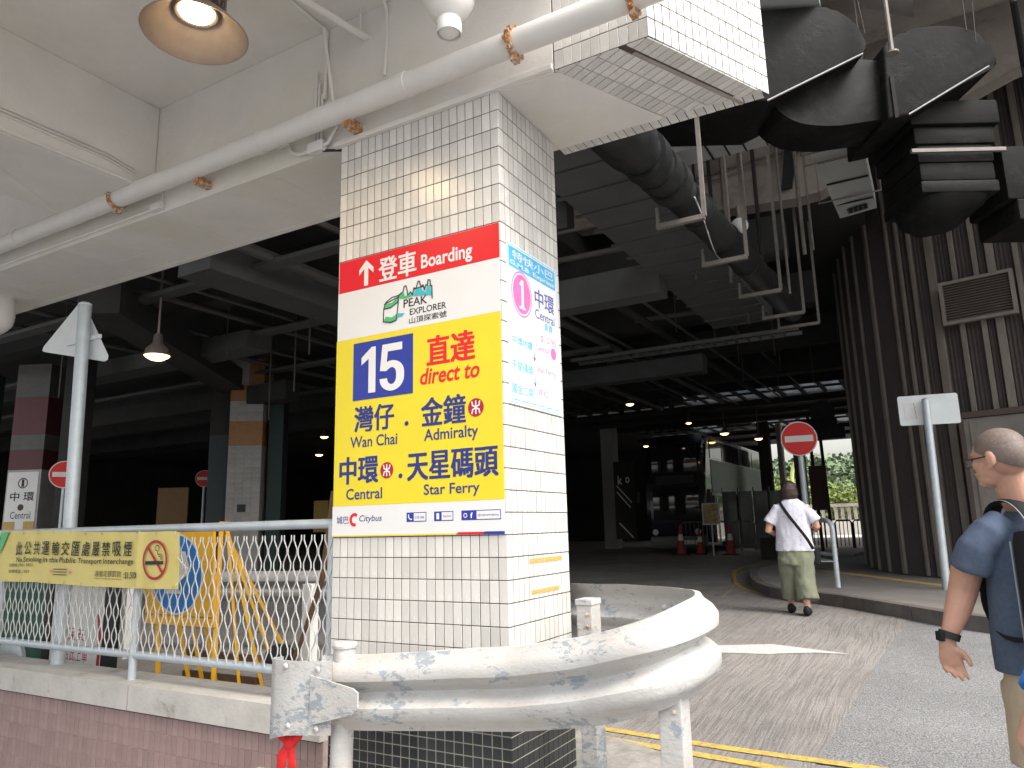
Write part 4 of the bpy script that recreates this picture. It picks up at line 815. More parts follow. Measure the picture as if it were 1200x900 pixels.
# tile coursing on its visible face
fu = Vector((math.cos(q), math.sin(q), 0)); fnrm = Vector((math.sin(q), -math.cos(q), 0)); F1 = Plane(Vector((-14.75, 12.55, 0))+fnrm*.401, fu, (0, 0, 1), fnrm)
gt = tile_mesh('tile', .19, .11, .006, M_grey_tile)
tile_field(tc_, F1, [(-.3+.2*i, .6+.12*k) for k in range(25) for i in range(4)], gt, M_grey_tile, lambda c: c[1] > 1.5); tile_field(tc_, F1, [(-.3+.2*i, 4.24+.12*k) for k in range(4) for i in range(4)], gt, M_grey_tile, lambda c: True)
F1.rect('dark_plate', -.12, .08, 1.98, 2.16, .01, .01, M_blackp, tc_)
banded_column('dark_pier', -15.55, 12.42, .5, .7, [(.2, 3.9, mat('slate_green_paint', (.045, .06, .063), rough=.7), 'lower_shaft'), (3.9, 5.6, M_dark_conc, 'upper_shaft')], 'grey green pier immediately left of the orange banded column', q)
banded_column('dark_pier', -14.2, 12.95, .35, .5, [(.2, 5.2, M_greencol, 'shaft')], 'narrow dark green pier immediately right of the orange banded column', q)
banded_column('white_upper_pier', -14.9, 12.0, 1.0, .4, [(5.06, 6.3, M_grey_tile, 'tile_face')], 'pinkish tiled pier above the beam over the orange banded column', q)
M_dim = mat('dim_white_tile', (.10, .095, .095), rough=.6, var=.2)  # still darker copy of the white tile, imitating shade on the left column
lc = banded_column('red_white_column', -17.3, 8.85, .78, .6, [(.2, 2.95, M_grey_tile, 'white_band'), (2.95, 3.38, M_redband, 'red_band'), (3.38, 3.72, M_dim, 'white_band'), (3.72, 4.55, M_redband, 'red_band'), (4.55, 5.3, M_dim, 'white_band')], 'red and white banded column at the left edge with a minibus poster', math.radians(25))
q = math.radians(25); F2 = Plane(Vector((-17.3, 8.85, 0))+Vector((math.sin(q), -math.cos(q), 0))*.301, (math.cos(q), math.sin(q), 0), (0, 0, 1), (math.sin(q), -math.cos(q), 0))
lp2 = thing('column_poster', 'minibus route poster with a circled 1 on the red and white column', 'poster', (-17.3, 8.5, 1.6))
F2.rect('sheet', -.36, .34, 1.5, 2.9, .005, .004, M_swhite, lp2); F2.ring('number_ring', 0, 2.66, .09, .115, .012, M_redband, lp2, 20); F2.text('1', -.03, .03, 2.58, 2.74, .012, M_blackp, lp2)
F2.text('中 環', -.26, .28, 2.28, 2.47, .012, M_blackp, lp2, .02); F2.disc('metro_badge', 0, 2.14, .07, .012, M_redband, lp2); F2.text('Central', -.22, .24, 1.9, 2.05, .012, M_blackp, lp2)
F2.rect('yellow_strip', -.36, -.1, 1.68, 1.84, .012, .004, M_ochre, lp2); F2.rect('yellow_strip', .1, .34, 1.68, 1.84, .012, .004, M_ochre, lp2)
banded_column('dark_pier', -15.9, 8.9, .35, .5, [(.2, 5.4, M_dark_conc, 'shaft')], 'dark pier immediately right of the red and white banded column', q)
banded_column('dark_pier', -18.7, 8.3, .5, .6, [(.2, 5.2, M_greencol, 'shaft')], 'dark green pier at the far left edge behind the triangular sign', q)
tag(MB().box((-22.6, 16.1, 2.2), (1.0, .1, 1.7), Matrix.Rotation(.6, 3, 'Z')).build('brown_board', mat('dim_brown_board', (.22, .13, .05), rough=.6), None), 'dim brown poster board far back between the two no entry signs', 'board')
tag(MB().box((-19.2, 19.6, 2.0), (.5, .1, 1.1), Matrix.Rotation(.6, 3, 'Z')).build('yellow_board', M_ochre, None), 'small dim yellow board far back right of the orange banded column', 'board')
pr = banded_column('bus_bay_pier', -9.45, 18.6, .5, .5, [(.2, 3.4, mat('grey_pier_paint', (.13, .13, .13), rough=.8), 'lower_shaft'), (3.4, 4.4, mat('pale_pier_paint', (.2, .2, .2), rough=.8), 'upper_band'), (4.4, 6.3, mat('grey_pier_paint', (.13, .13, .13)), 'top_shaft')], 'dim grey pier left of the parked bus behind the tiled column')
banded_column('dark_pier', -10.35, 18.1, .9, .6, [(.2, 6.3, M_dark_conc, 'shaft')], 'wide dark pier just right of the tiled column in the gap')
banded_column('bus_bay_pier', -13.0, 31.6, .6, .6, [(.2, 6.2, mat('mid_pier_paint', (.3, .3, .3)), 'shaft')], 'pale slim pier left of the bus front')
banded_column('rear_pier', -6.4, 33.2, .45, .5, [(.2, 5.7, M_dark_conc, 'shaft')], 'black pier right of the bus beside the bright opening')
banded_column('rear_pier', -5.92, 34.2, .2, .5, [(.2, 5.7, mat('pale_pier_paint2', (.45, .44, .42)), 'shaft')], 'pale slim pier against the bright opening')
banded_column('rear_pier', -5.78, 38.3, .5, .5, [(.2, 5.7, M_dark_conc, 'shaft')], 'black pier behind the big no entry sign')

# skylight grids
for k, (ya, yb) in enumerate(((25.62, 28.08), (34.22, 37.58))):
    s_ = thing('skylight', ('nearer' if k == 0 else 'farther')+' row of bright skylight panes in the dark roof beyond the road', 'skylight', (-7, ya, 6.4))
    n = 17; wd = 12.0/n
    for i in range(n+1): MB().span((-13+wd*i-.07, ya, 5.93), (-13+wd*i+.07, yb, 6.03)).build('glazing_bar', M_dark_conc, s_)
    for j in (1,): MB().span((-13, ya+(yb-ya)*.45, 5.935), (-1, ya+(yb-ya)*.45+.12, 6.025)).build('cross_bar', M_dark_conc, s_)
    for i in range(n):
        if i < 4 or random.random() < .12+.25*(i < 8): m = mat('dimmed_pane', (.10, .11, .11), rough=.4, bump=0)  # dark opaque panes, more at left, imitate the row's falling brightness
        else: m = M_sash
        MB().span((-13+wd*i+.075, ya+.02, 6.0), (-13+wd*(i+1)-.075, yb-.02, 6.02)).build('pane', m, s_)

# ================================================================== CLADDING WALL ON THE RIGHT
cw = thing('cladding_wall', 'tall dark corrugated cladding wall with pale vertical strips right of the road', 'wall', (0, 13.8, .5))
wp = smooth_path([(1.4, 24, 0), (-.9, 20.5, 0), (-1.42, 18.6, 0), (-1.5, 17.5, 0), (-1.15, 15.6, 0), (-.75, 14.6, 0), (-.2, 13.85, 0), (.5, 13.4, 0), (1.3, 13.15, 0), (2.5, 12.85, 0), (4.5, 12.4, 0), (8, 11.8, 0)], 24)
arc = [0]
for a, b_ in zip(wp, wp[1:]): arc.append(arc[-1]+(b_-a).length)
def wat(s):
    s = max(0, min(arc[-1]-1e-4, s))
    for i in range(len(arc)-1):
        if arc[i+1] >= s:
            t = (s-arc[i])/(arc[i+1]-arc[i]); p = wp[i].lerp(wp[i+1], t); d = (wp[i+1]-wp[i]).normalized(); return p, Vector((d.y, -d.x, 0))*-1 if False else Vector((d.y, -d.x, 0)), d
mb = MB(); prev = None; s = 0; k = 0
while s < arc[-1]:
    p, nn, d = wat(s); off = (.0, .018, .018, .0)[k % 4]; pp_ = p+nn*off*(1 if nn.y < 0 or nn.x < 0 else 1)
    cur = (mb.b.verts.new((pp_.x, pp_.y, .45)), mb.b.verts.new((pp_.x, pp_.y, 8.6)))
    if prev: mb.b.faces.new((prev[0], cur[0], cur[1], prev[1]))
    prev = cur; s += (.012, .016, .012, .018)[k % 4]; k += 1
stuff(mb.build('corrugated_sheet', M_ribs, cw))
mb = MB()
for i in range(0, len(wp)-1, 3):
    a, b_ = wp[i], wp[min(i+3, len(wp)-1)]; n1 = Vector(((b_-a).y, -(b_-a).x, 0)).normalized()
    mb.face([(a-n1*.04+Vector((0, 0, .4))), (b_-n1*.04+Vector((0, 0, .4))), (b_-n1*.04+Vector((0, 0, 8.6))), (a-n1*.04+Vector((0, 0, 8.6)))])
mb.build('wall_backing', M_ribs, cw)
# strip positions found by angle from the road: (x, y) near the wall path
def near_s(x, y):
    best = min(range(len(wp)), key=lambda i: (wp[i]-Vector((x, y, 0))).length); return arc[best]
strips = STRIPS = [(-1.42, 17.0, .05), (-1.22, 16.0, .05), (-1.05, 15.35, .05), (-.86, 14.85, .05), (-.62, 14.38, .085), (-.27, 13.93, .05), (-.11, 13.78, .055), (.04, 13.67, .055), (.30, 13.50, .12), (.62, 13.35, .07), (.90, 13.27, .07), (1.12, 13.2, .11), (1.42, 13.1, .07), (1.7, 13.04, .09), (2.2, 12.9, .09), (2.7, 12.8, .09)]
for x, y, wd in strips:
    p, nn, d = wat(near_s(x, y)); a = math.atan2(d.y, d.x)
    MB().box((p.x+nn.x*.045, p.y+nn.y*.045, 4.55), (wd, .05, 8.0), Matrix.Rotation(a, 3, 'Z'), bevel=.006).build('strip', M_strip, cw)
lv = thing('louvre', 'metal louvre vent set in the dark corrugated wall', 'vent', (.87, 13.1, 4.5))
fr = Vector((.97, -.235, 0)).normalized(); fnn = Vector((-.235, -.97, 0)).normalized(); FL = Plane((.87, 13.22, 0), fr, (0, 0, 1), fnn)
for a, b_, c_, d_ in ((-.50, .50, 5.10, 5.15), (-.50, .50, 4.45, 4.50), (-.50, -.45, 4.50, 5.10), (.45, .50, 4.50, 5.10)): FL.rect('frame_bar', a, b_, c_, d_, .06, .10, M_strip, lv)
FL.rect('backing', -.45, .45, 4.5, 5.1, .05, .01, M_grout, lv)
for k in range(14): MB().extr([FL.p(-.45, 4.515+.042*k, .13), FL.p(.45, 4.515+.042*k, .13), FL.p(.45, 4.54+.042*k, .07), FL.p(-.45, 4.54+.042*k, .07)], (0, 0, .006)).build('louvre_blade', M_strip, lv)
dr = thing('wall_doorway', 'pale grimy door panel in the dark corrugated wall behind the walking man', 'door', (.7, 13.2, .5))
FL.rect('panel', -.42, .6, .5, 2.95, .07, .05, mat('grimy_door_paint', (.19, .175, .16), rough=.7, var=.3, scale=2, bump=.1), dr); FL.rect('frame', -.48, -.42, .5, 3.05, .07, .09, M_grout, dr); FL.rect('frame', -.48, .6, 2.96, 3.05, .07, .09, M_grout, dr); FL.rect('inner_strip', -.34, -.24, .5, 2.9, .121, .02, M_strip, dr)

# ================================================================== DUCTS AND PIPES OVER THE ROAD
bd = thing('black_duct', 'large black wrapped rectangular duct bending downward in front of the cladding wall', 'duct', (.5, 8.2, 5))
back_ = Vector((-.5, .866, 0))
def duct_prism(name, pts, depth, par, m=None, bev=.05):
    mb = MB(); mb.extr(pts, back_*depth); es = [e_ for e_ in mb.b.edges]
    bmesh.ops.bevel(mb.b, geom=es, offset=bev, segments=3, affect='EDGES', profile=.5, clamp_overlap=True)
    return mb.build(name, m or M_duct, par, smooth=True)
def arc3(P, k=5): return [tuple(p) for p in smooth_path(P, k)]
duct_prism('elbow', arc3([(0.02, 7.98, 6.36), (0.235, 8.103, 6.532), (0.554, 8.288, 6.583), (0.822, 8.442, 6.535), (0.983, 8.535, 6.389), (1.04, 8.568, 6.12)], 4) + [(0.98, 8.535, 6.10), (0.168, 8.065, 5.565), (-0.02, 7.955, 5.52)], .95, bd)
ex = Vector((.866, .5, 0)); Rz = Matrix.Rotation(math.radians(30), 3, 'Z'); base = Vector((.362, 9.043, 0))
for (z, h, s_) in ((5.75, .28, 1.16), (5.51, .205, 1.04), (5.31, .205, .98), (5.105, .205, .96), (4.93, .14, 1.0)):
    MB().box(base+Vector((0, 0, z)), (.84*s_, .82*s_, h), Rz, bevel=.035).build('duct_segment', M_duct, bd, smooth=True)
for z in (5.61, 5.40, 5.19, 5.01): MB().box(base+Vector((0, 0, z)), (.70, .70, .06), Rz).build('fabric_joint', M_duct, bd)
mb = MB(); mb.loft([(*(base+Vector((0, 0, 4.87))), .40, .40), (*(base+Vector((0, 0, 4.76))), .36, .36), (*(base+Vector((.02, 0, 4.66))), .24, .26), (*(base+Vector((.03, 0, 4.62))), .08, .1)], n=24, ref=ex, power=4); mb.build('duct_boot', M_duct, bd, smooth=True)
MB().box(base+Vector((.22, -.42, 5.30)), (1.0, .04, .04), Rz).build('support_angle', M_channel, bd)
mb = MB(); mb.tube([(0.168, 8.055, 5.560), (0.95, 8.505, 6.09)], .011, 6); mb.build('seam_strip', M_seam, bd)
MB().extr([(0.04, 7.98, 6.0), (.075, 8.0, 6.0), (.075, 8.0, 5.53), (.04, 7.98, 5.52)], back_*-.01).build('tape_strip', M_duct, bd)
x, y = base.x, base.y
MB().box((x+.75, y+.55, 5.15), (.65, .7, .62), Matrix.Rotation(math.radians(30), 3, 'Z'), bevel=.03).build('side_duct', M_duct, bd, smooth=True)
MB().box((x+.85, y+.6, 4.72), (.7, .7, .24), Matrix.Rotation(math.radians(30), 3, 'Z'), bevel=.02).build('wrap_end', M_duct, bd)
b2 = thing('black_duct', 'black wrapped duct with a double bend close to the tiled beam end', 'duct', (-.9, 7.3, 5.4))
duct_prism('upper_elbow', [(-1.9, 6.74, 6.70)] + arc3([(-1.013, 7.238, 6.715), (-0.509, 7.529, 6.741), (-0.323, 7.637, 6.666), (-0.186, 7.716, 6.492), (-0.120, 7.756, 6.262)], 4) + [(-0.16, 7.73, 6.185), (-1.055, 7.214, 5.678), (-1.9, 6.74, 5.68)], .9, b2)
duct_prism('lower_elbow', [(-1.056, 7.488, 5.988)] + arc3([(-1.056, 7.488, 5.804), (-0.987, 7.528, 5.684), (-0.842, 7.612, 5.572), (-0.652, 7.721, 5.528), (-0.459, 7.832, 5.522)], 4) + [(-0.047, 8.069, 5.577), (-0.019, 8.088, 6.268), (-0.338, 7.902, 6.315)], .55, b2)
mb = MB(); mb.tube([(-1.06, 7.20, 5.672), (-.17, 7.715, 6.18)], .012, 6); mb.build('seam_strip', M_seam, b2)
MB().span((-1.2, 7.0, 6.78), (-.5, 7.6, 7.1)).build('top_duct', M_duct_grey, b2)
gdct = thing('grey_branch_duct', 'grey sheet metal duct sloping down to a small outlet grille', 'duct', (-.6, 9, 5.4))
mb = MB(); mb.loft([(-.62, 7.30, 5.66, .33, .16), (-.56, 8.3, 5.74, .29, .15), (-.55, 9.6, 5.86, .26, .14), (-.55, 11.0, 5.98, .25, .13)], n=4, ref=(1, 0, 0)); mb.b.free()
def qduct(name, secs, m, par):            # secs: (centre xyz, width vector, height)
    mb = MB(); R_ = []
    for c, wv, h in secs:
        c = Vector(c); wv = Vector(wv); hv = Vector((0, 0, h/2)); R_.append([mb.b.verts.new(v) for v in (c-wv/2-hv, c+wv/2-hv, c+wv/2+hv, c-wv/2+hv)])
    for a, b_ in zip(R_, R_[1:]):
        for k in range(4): mb.b.faces.new((a[k], a[(k+1) % 4], b_[(k+1) % 4], b_[k]))
    mb.b.faces.new(R_[0][::-1]); mb.b.faces.new(R_[-1]); return mb.build(name, m, par)
qduct('duct_run', [((-.65, 8.15, 6.01), (.64, .10, -.05), .28), ((-.64, 8.6, 6.03), (.60, .08, -.03), .28), ((-.60, 9.8, 6.06), (.55, .06, .0), .28), ((-.565, 11.25, 6.0), (.49, .04, .06), .30)], M_duct_grey, gdct)
qduct('duct_arm', [((-.90, 8.38, 6.0), (.0, -.42, 0), .26), ((-1.4, 8.36, 6.02), (.0, -.40, 0), .26), ((-2.6, 8.36, 6.04), (.0, -.40, 0), .26)], M_duct_grey, gdct)
for t, z in ((8.7, 5.885), (9.4, 5.90), (10.1, 5.89), (10.8, 5.862)): MB().box((-.61+(t-9)*.02, t, z), (.58-(t-8)*.035, .02, .02)).build('seam', M_cable, gdct)
for x in (-1.3, -1.55, -1.75, -1.95): MB().box((x, 8.36, 5.89), (.02, .40, .015)).build('seam', M_cable, gdct)
for t in (9.0, 9.3, 10.6): MB().tube([(-1.02, t, 5.86), (-.2, t, 5.86)], .012, 6).build('support_rod', M_channel, gdct); MB().tube([(-1.0, t, 5.85), (-1.0, t, 8.6)], .008, 5).build('hanger_rod', M_channel, gdct); MB().tube([(-.22, t, 5.85), (-.22, t, 8.6)], .008, 5).build('hanger_rod', M_channel, gdct)
FG = Plane((-.565, 11.05, 5.845), (1, 0, .1), (0, 1, 0), (0, 0, -1))
FG.rect('outlet_grille', -.12, .14, -.08, .08, .0, .012, M_blackp, gdct)
for k in range(4): FG.rect('grille_bar', -.12+.065*k, -.105+.065*k, -.08, .08, .013, .006, M_channel, gdct)

bp_ = thing('lagged_pipe', 'thick black lagged drain pipe with collars running back under the deck', 'pipe', (-1.95, 9, 4.8))
MB().tube([(-2.0, 4.9, 4.70), (-1.985, 5.66, 4.74)], .25, 20).build('pipe', M_blackpipe, bp_, smooth=True)
MB().tube([(-1.985, 5.6, 4.74), (-1.965, 6.26, 4.76)], .20, 20).build('pipe', M_blackpipe, bp_, smooth=True)
MB().tube([(-1.965, 6.2, 4.76), (-1.89, 13.4, 5.12)], .185, 20).build('pipe', M_blackpipe, bp_, smooth=True)
for y, r in ((5.95, .235), (6.3, .222), (6.62, .225), (7.6, .205), (8.75, .20), (9.9, .20), (11.0, .20)):
    t = (y-6.2)/7.2; x, z = -1.965+.075*t, 4.76+.36*t; MB().tube([(x, y-.1, z), (x, y+.1, z+.008)], r, 20).build('collar', M_blackpipe, bp_, smooth=True)
mb = MB(); pts = [(-1.965+.075*(y-6.2)/7.2+.195*math.sin(2.2+(y-7)*.9), y, 4.76+.36*(y-6.2)/7.2+.195*math.cos(2.2+(y-7)*.9)) for y in [6.9+.12*k for k in range(28)]]
mb.tube(pts, .008, 5); mb.build('pale_cable', M_galv_white, bp_)
for k, (xa, xb, y, z) in enumerate(((-2.22, -1.72, 6.97, 4.50), (-2.20, -1.66, 8.6, 4.58), (-2.18, -1.60, 10.45, 4.66), (-2.2, -1.55, 12.2, 4.76), (-2.2, -1.5, 13.6, 4.9))):
    h = thing('trapeze_hanger', ['nearest', 'second nearest', 'middle', 'second farthest', 'farthest'][k]+' steel trapeze hanger carrying the black lagged pipe', 'pipe hanger', (-1.95, y, z), 'trapeze hangers under the black pipe')
    MB().span((xa, y-.03, z-.03), (xb, y+.03, z+.02)).build('cross_channel', M_channel, h); MB().span((xb-.025, y-.02, z), (xb+.015, y+.02, 8.6)).build('hanger_rod', M_channel, h)
    MB().span((xa, y-.02, z), (xa+.035, y+.02, z+.20)).build('hanger_rod', M_channel, h)
for k, (x, y, z0, r) in enumerate(((-2.05, 9.6, 4.95, .02), (-2.35, 10.8, 5.0, .025), (-1.6, 11.2, 4.8, .02), (-1.9, 10.9, 5.3, .03), (-1.35, 11.3, 5.4, .03), (-1.15, 10.6, 5.2, .018), (-1.75, 9.2, 5.2, .014), (-2.6, 11.0, 5.4, .03), (-2.9, 10.9, 5.2, .02))):
    tag(MB().tube([(x, y, z0), (x, y, 8.59)], r, 6).build('drop_pipe', M_cable if k in (3, 7) else M_channel, None), 'vertical drop pipe near the black lagged pipe, '+['thin, behind the second hanger', 'thin, farther back on its left', 'thin, right of its far end', 'black, on its right', 'thick, before the downstand wall', 'thin, nearest the grey branch duct', 'thinnest, close to the bulkhead light', 'black, left of the flat fascia pipes', 'thin, leftmost of all'][k], 'pipe', 'drop pipes near the lagged pipe')
wb = thing('wall_light', 'small round pale bulkhead light glimpsed above the black lagged pipe', 'light', (-1.82, 9.0, 5.12)); MB().ball((-1.80, 9.0, 5.14), (.11, .11, .10)).build('cover', M_swhite, wb, smooth=True); MB().tube([(-1.8, 9, 5.2), (-1.8, 9, 5.4)], .03, 8).build('base', M_channel, wb)
fd = thing('flat_duct', 'very wide flat dark grey duct running back beside the black pipe', 'duct', (-3, 10, 5.3))
fd_b = MB().prism([(-3.45, 5.2), (-2.32, 5.2), (-2.42, 14.5), (-3.55, 14.5)], 5.30, 5.75).build('duct_body', M_darkgrey, fd)
for k in range(16): MB().span((-3.56, 5.6+.58*k, 5.275), (-2.36, 5.66+.58*k, 5.299)).build('stiffener', M_darkgrey, fd)
MB().span((-4.9, 7.4, 5.1), (-3.6, 7.75, 5.4)).build('branch', M_darkgrey, fd); MB().box((-3.85, 7.3, 5.02), (.35, .25, .12)).build('branch_outlet', M_blackp, fd)
ct = thing('cable_tray', 'ladder cable tray crossing behind the black lagged pipe', 'cable tray', (-3, 14, 4.6))
for yy in (13.9, 14.3): MB().span((-6.5, yy, 4.9), (-1.9, yy+.04, 4.97)).build('side_rail', M_darkgrey, ct)
for k in range(20): MB().span((-6.4+.22*k, 13.94, 4.91), (-6.36+.22*k, 14.3, 4.93)).build('rung', M_darkgrey, ct)
tag(MB().span((-9.5, 15.8, 4.75), (-4.2, 16.2, 5.15)).build('cross_duct', mat('dim_duct', (.06, .065, .065), rough=.8, var=.4, scale=1), None), 'dim grey duct crossing high behind the tiled column gap', 'duct')
tag(MB().span((-9, 10.6, 5.0), (-3.4, 11.0, 5.5)).build('cross_duct', M_darkgrey, None), 'dark cross duct below the flat duct left of the lagged pipe', 'duct')
pr1 = thing('pipe_rack', 'dense rack of dim pipes under the deck behind and left of the flat duct', 'pipework', (-4.5, 9, 5.8)); r5 = random.Random(5)
for k in range(9):
    x = -7.6+.48*k+r5.uniform(-.1, .1); z = 5.35+r5.uniform(0, .5); rr_ = r5.choice((.03, .05, .08)); MB().tube([(x, 12.0, z), (x+.1, 25, z)], rr_, 8).build('pipe', r5.choice((M_darkgrey, M_rod, M_dark_conc)), pr1, smooth=True)
for k in range(9):
    y = 6.2+1.15*k+r5.uniform(-.2, .2); z = 5.7+r5.uniform(0, .5); MB().tube([(-5.19, y, z), (-3.6, y+.1, z)], r5.choice((.025, .05)), 8).build('cross_pipe', r5.choice((M_darkgrey, M_rod)), pr1, smooth=True)
for k in range(10):
    x = -5.0+r5.uniform(0, 2.4); y = 12.5+k*1.1; MB().tube([(x, y, 5.0+r5.uniform(0, .5)), (x, y, 6.79)], .014, 5).build('rod', M_rod, pr1)
for k in range(5): MB().span((-5.1, 7.1+1.1*k, 7.0+.1*k), (-3.5, 7.25+1.1*k, 7.15+.1*k)).build('channel', M_darkgrey, pr1)
pr2 = thing('pipe_rack', 'dim pipes and trays hung under the dark roof left of the boarding sign', 'pipework', (-10, 8, 5.6))
for k in range(8):
    x = -15+1.15*k; z = 5.55+r5.uniform(-.1, .15); MB().tube([(x, 6.1, z), (x-.1, 25, z)], r5.choice((.03, .05, .09)), 8).build('pipe', r5.choice((M_darkgrey, M_rod)), pr2, smooth=True)
for k in range(4): MB().span((-30, 7.1+2.6*k, 5.35), (-6, 7.35+2.6*k, 5.42)).build('cable_tray', M_darkgrey, pr2)
MB().span((-9.2, 6.4, 5.15), (-8.5, 14, 5.6)).build('vent_duct', M_darkgrey, pr2); MB().span((-19, 9.6, 5.1), (-11.5, 10.2, 5.45)).build('vent_duct', M_darkgrey, pr2)
# hanging wires and poles near the black ducts
for nm, lab, pts, r, m in (('suspension_rod', 'pale threaded rod with end plate in front of the black ducts', [(.09, 7.55, 8.6), (.09, 7.55, 6.0)], .022, M_channel),
        ('wire', 'thin suspension wire left of the pale rod above the black duct', [(-.3, 7.2, 8.6), (-.12, 7.25, 6.1)], .005, M_cable), ('wire', 'right one of two thin wires above the big black elbow', [(.95, 8.1, 8.6), (.82, 8.0, 6.1)], .006, M_cable), ('wire', 'left one of two thin wires above the big black elbow', [(.8, 8.1, 8.6), (.75, 7.9, 6.2)], .006, M_cable),
        ('drain_pipe', 'dark vertical pipe at the upper right edge in front of the wall', [(1.22, 8.3, 8.6), (1.22, 8.3, 6.6), (1.36, 9.3, 6.4), (1.42, 9.3, 5.0)], .035, M_cable)):
    tag(MB().tube(pts, r, 8).build(nm, m, None), lab, nm.replace('_', ' '))
tag(MB().lathe([(0, 0), (.06, 0), (.06, .02), (.02, .04), (0, .04)], (.09, 7.55, 5.98), 16).build('rod_end_plate', M_channel, None), 'round end plate under the pale threaded rod', 'plate')
tag(MB().extr([(-.1, 8.0, 8.05), (-.1, 8.0, 7.2), (.35, 8.0, 6.9), (.25, 8.0, 8.05)], (0, .5, 0)).build('concrete_corbel', M_conc_light, None), 'pale concrete corbel above the gap between the black ducts', 'corbel')

# ================================================================== INTERIOR LAMPS
def far_lamp(x, y, z, s, label, rect=False):
    t = thing('roof_lamp', label, 'lamp', (x, y, z), 'lit lamps under the dark roof')
    MB().lathe([(.0, -.12*s), (.14*s, -.10*s), (.23*s, -.05*s), (.285*s, .0)], (x, y, z), 16).build('lens', M_farbulb, t, smooth=True)
    MB().lathe([(.30*s, .0), (.26*s, .16*s), (.12*s, .30*s), (.10*s, .5*s), (.07*s, .55*s), (0, .55*s)], (x, y, z), 16).build('shade', M_lamp, t, smooth=True)
    MB().tube([(x, y, z+.5*s), (x, y, 6.3)], .02, 6).build('stem', M_lamp, t); return t
for a in ((-10.8, 7.23, 4.36, .68, 'big bell lamp, lit yellow, left of the striped column'), (-21.24, 15.15, 5.33, .75, 'lit roof lamp below and right of the big bell lamp'), (-27.5, 15.5, 5.6, .5, 'tiny lit lamp just right of the triangular sign post'), (-22.96, 23.52, 5.5, .6, 'upper one of the two lit lamps left of the boarding sign'), (-29.06, 29.41, 5.55, .7, 'lower one of the two lit lamps left of the boarding sign'),
        (-8.45, 22.48, 5.31, .45, 'highest lit lamp over the bus bays, farthest left of the group'), (-8.57, 29.42, 5.45, .4, 'small lit lamp above the bus roof'), (-7.35, 30.22, 5.0, .6, 'wide lit lamp right above the bus side'), (-6.17, 30.95, 4.76, .55, 'lit lamp nearest to the big no entry sign'), (-10.35, 40.16, 5.36, .5, 'small orange lit lamp behind the bus'), (-13.59, 38.26, 5.59, .5, 'greenish white lit lamp left of the bus front'), (-17.48, 41.71, 6.1, .5, 'tiny lit lamp far left of the bus near the tiled column')): far_lamp(*a)

# ================================================================== SIGNS AND STREET FURNITURE
def disc_sign(name, label, c, r, fac, pole_to, grp=None, pole_r=.03):
    t = thing(name, label, 'road sign', (c[0], c[1], pole_to), grp); f = Vector(fac).normalized(); q_ = f.to_track_quat('Z', 'Y'); c = Vector(c)
    MB().lathe([(0, .008), (r, .008), (r, -.006), (0, -.006)], c, 40, f).build('disc', M_sred, t); MB().lathe([(r+.001, .004), (r+.018, .004), (r+.018, -.008), (r+.001, -.008)], c, 40, f).build('rim', M_swhite, t)
    ux = Vector((-f.y, f.x, 0)).normalized(); pl = Plane(c, ux, (0, 0, 1), f); pl.rect('white_bar', -r*.82, r*.82, -r*.19, r*.19, .0085, .001, M_swhite, t)
    pc = c-f*(.01+pole_r); MB().tube([(pc.x, pc.y, pole_to), (pc.x, pc.y, c.z+r*.8)], pole_r, 12).build('post', M_galv, t, smooth=True); MB().box(c-f*.012, (r*1.2, .01, .05), Matrix.Rotation(math.atan2(ux.y, ux.x), 3, 'Z')).build('clamp', M_galv, t); return t
disc_sign('no_entry_sign', 'bright red no entry sign on a post behind the walking woman', (-2.15, 14.40, 2.96), .30, (.13, -1, 0), .5, 'round no entry signs', .055)
disc_sign('no_entry_sign', 'small no entry sign beside the striped column', (-24.2, 18.5, 3.55), .30, (.7, -.7, 0), .4, 'round no entry signs', .05)
disc_sign('no_entry_sign', 'no entry sign behind the triangular sign post at left', (-14.35, 7.88, 2.66), .24, (.85, -.6, 0), .4, 'round no entry signs')
rs = thing('rectangular_sign', 'back of a grey rectangular sign on a leaning grey pole by the cladding wall', 'road sign', (-.07, 11.6, .53))
MB().tube([(-.07, 11.6, .5), (-.03, 11.65, 3.08)], .052, 14).build('post', M_galv, rs, smooth=True)
MB().ball((-.03, 11.65, 3.08), (.052, .052, .04), seg=12).build('post_cap', M_galv, rs, smooth=True)
SP = Plane((0, 11.72, 0), Vector((1, -.02, -.03)).normalized(), (0, 0, 1), (0, -1, 0))
mb = MB(); r0 = .03; cs = [(-.38, 2.78, 180), (.345, 2.78, 270), (.345, 3.20, 0), (-.38, 3.20, 90)]; pts = []
for (cx_, cz_, a0_) in ((-.38+r0, 2.75+r0, 180), (.36-r0, 2.75+r0, 270), (.36-r0, 3.17-r0, 0), (-.38+r0, 3.17-r0, 90)):
    for k in range(5): a = math.radians(a0_+k*22.5); pts.append(SP.p(cx_+r0*math.cos(a), cz_+r0*math.sin(a)))
mb.extr(pts, (0, .004, 0)); mb.build('sign_plate', M_alum, rs)
SP.rect('sticker', -.31, -.17, 2.83, 3.07, .003, .001, M_swhite, rs); SP.stroke('sticker_edge', [[(-.165, 3.0), (-.185, 3.06), (-.165, 2.84)]], .008, .004, M_rust, rs)
hr_ = thing('handrail', 'grey bent tube handrail on the pavement kerb right of the woman', 'handrail', (-1.41, 11.66, .54))
MB().tube([tuple(p) for p in smooth_path([(-1.41, 11.66, .5), (-1.41, 11.66, 1.25), (-1.42, 11.68, 1.40), (-1.50, 11.80, 1.47), (-1.7, 12.3, 1.47), (-2.3, 13.6, 1.47), (-2.34, 13.7, 1.40), (-2.35, 13.72, .5)], 5)], .036, 12).build('tube', M_galv, hr_, smooth=True)
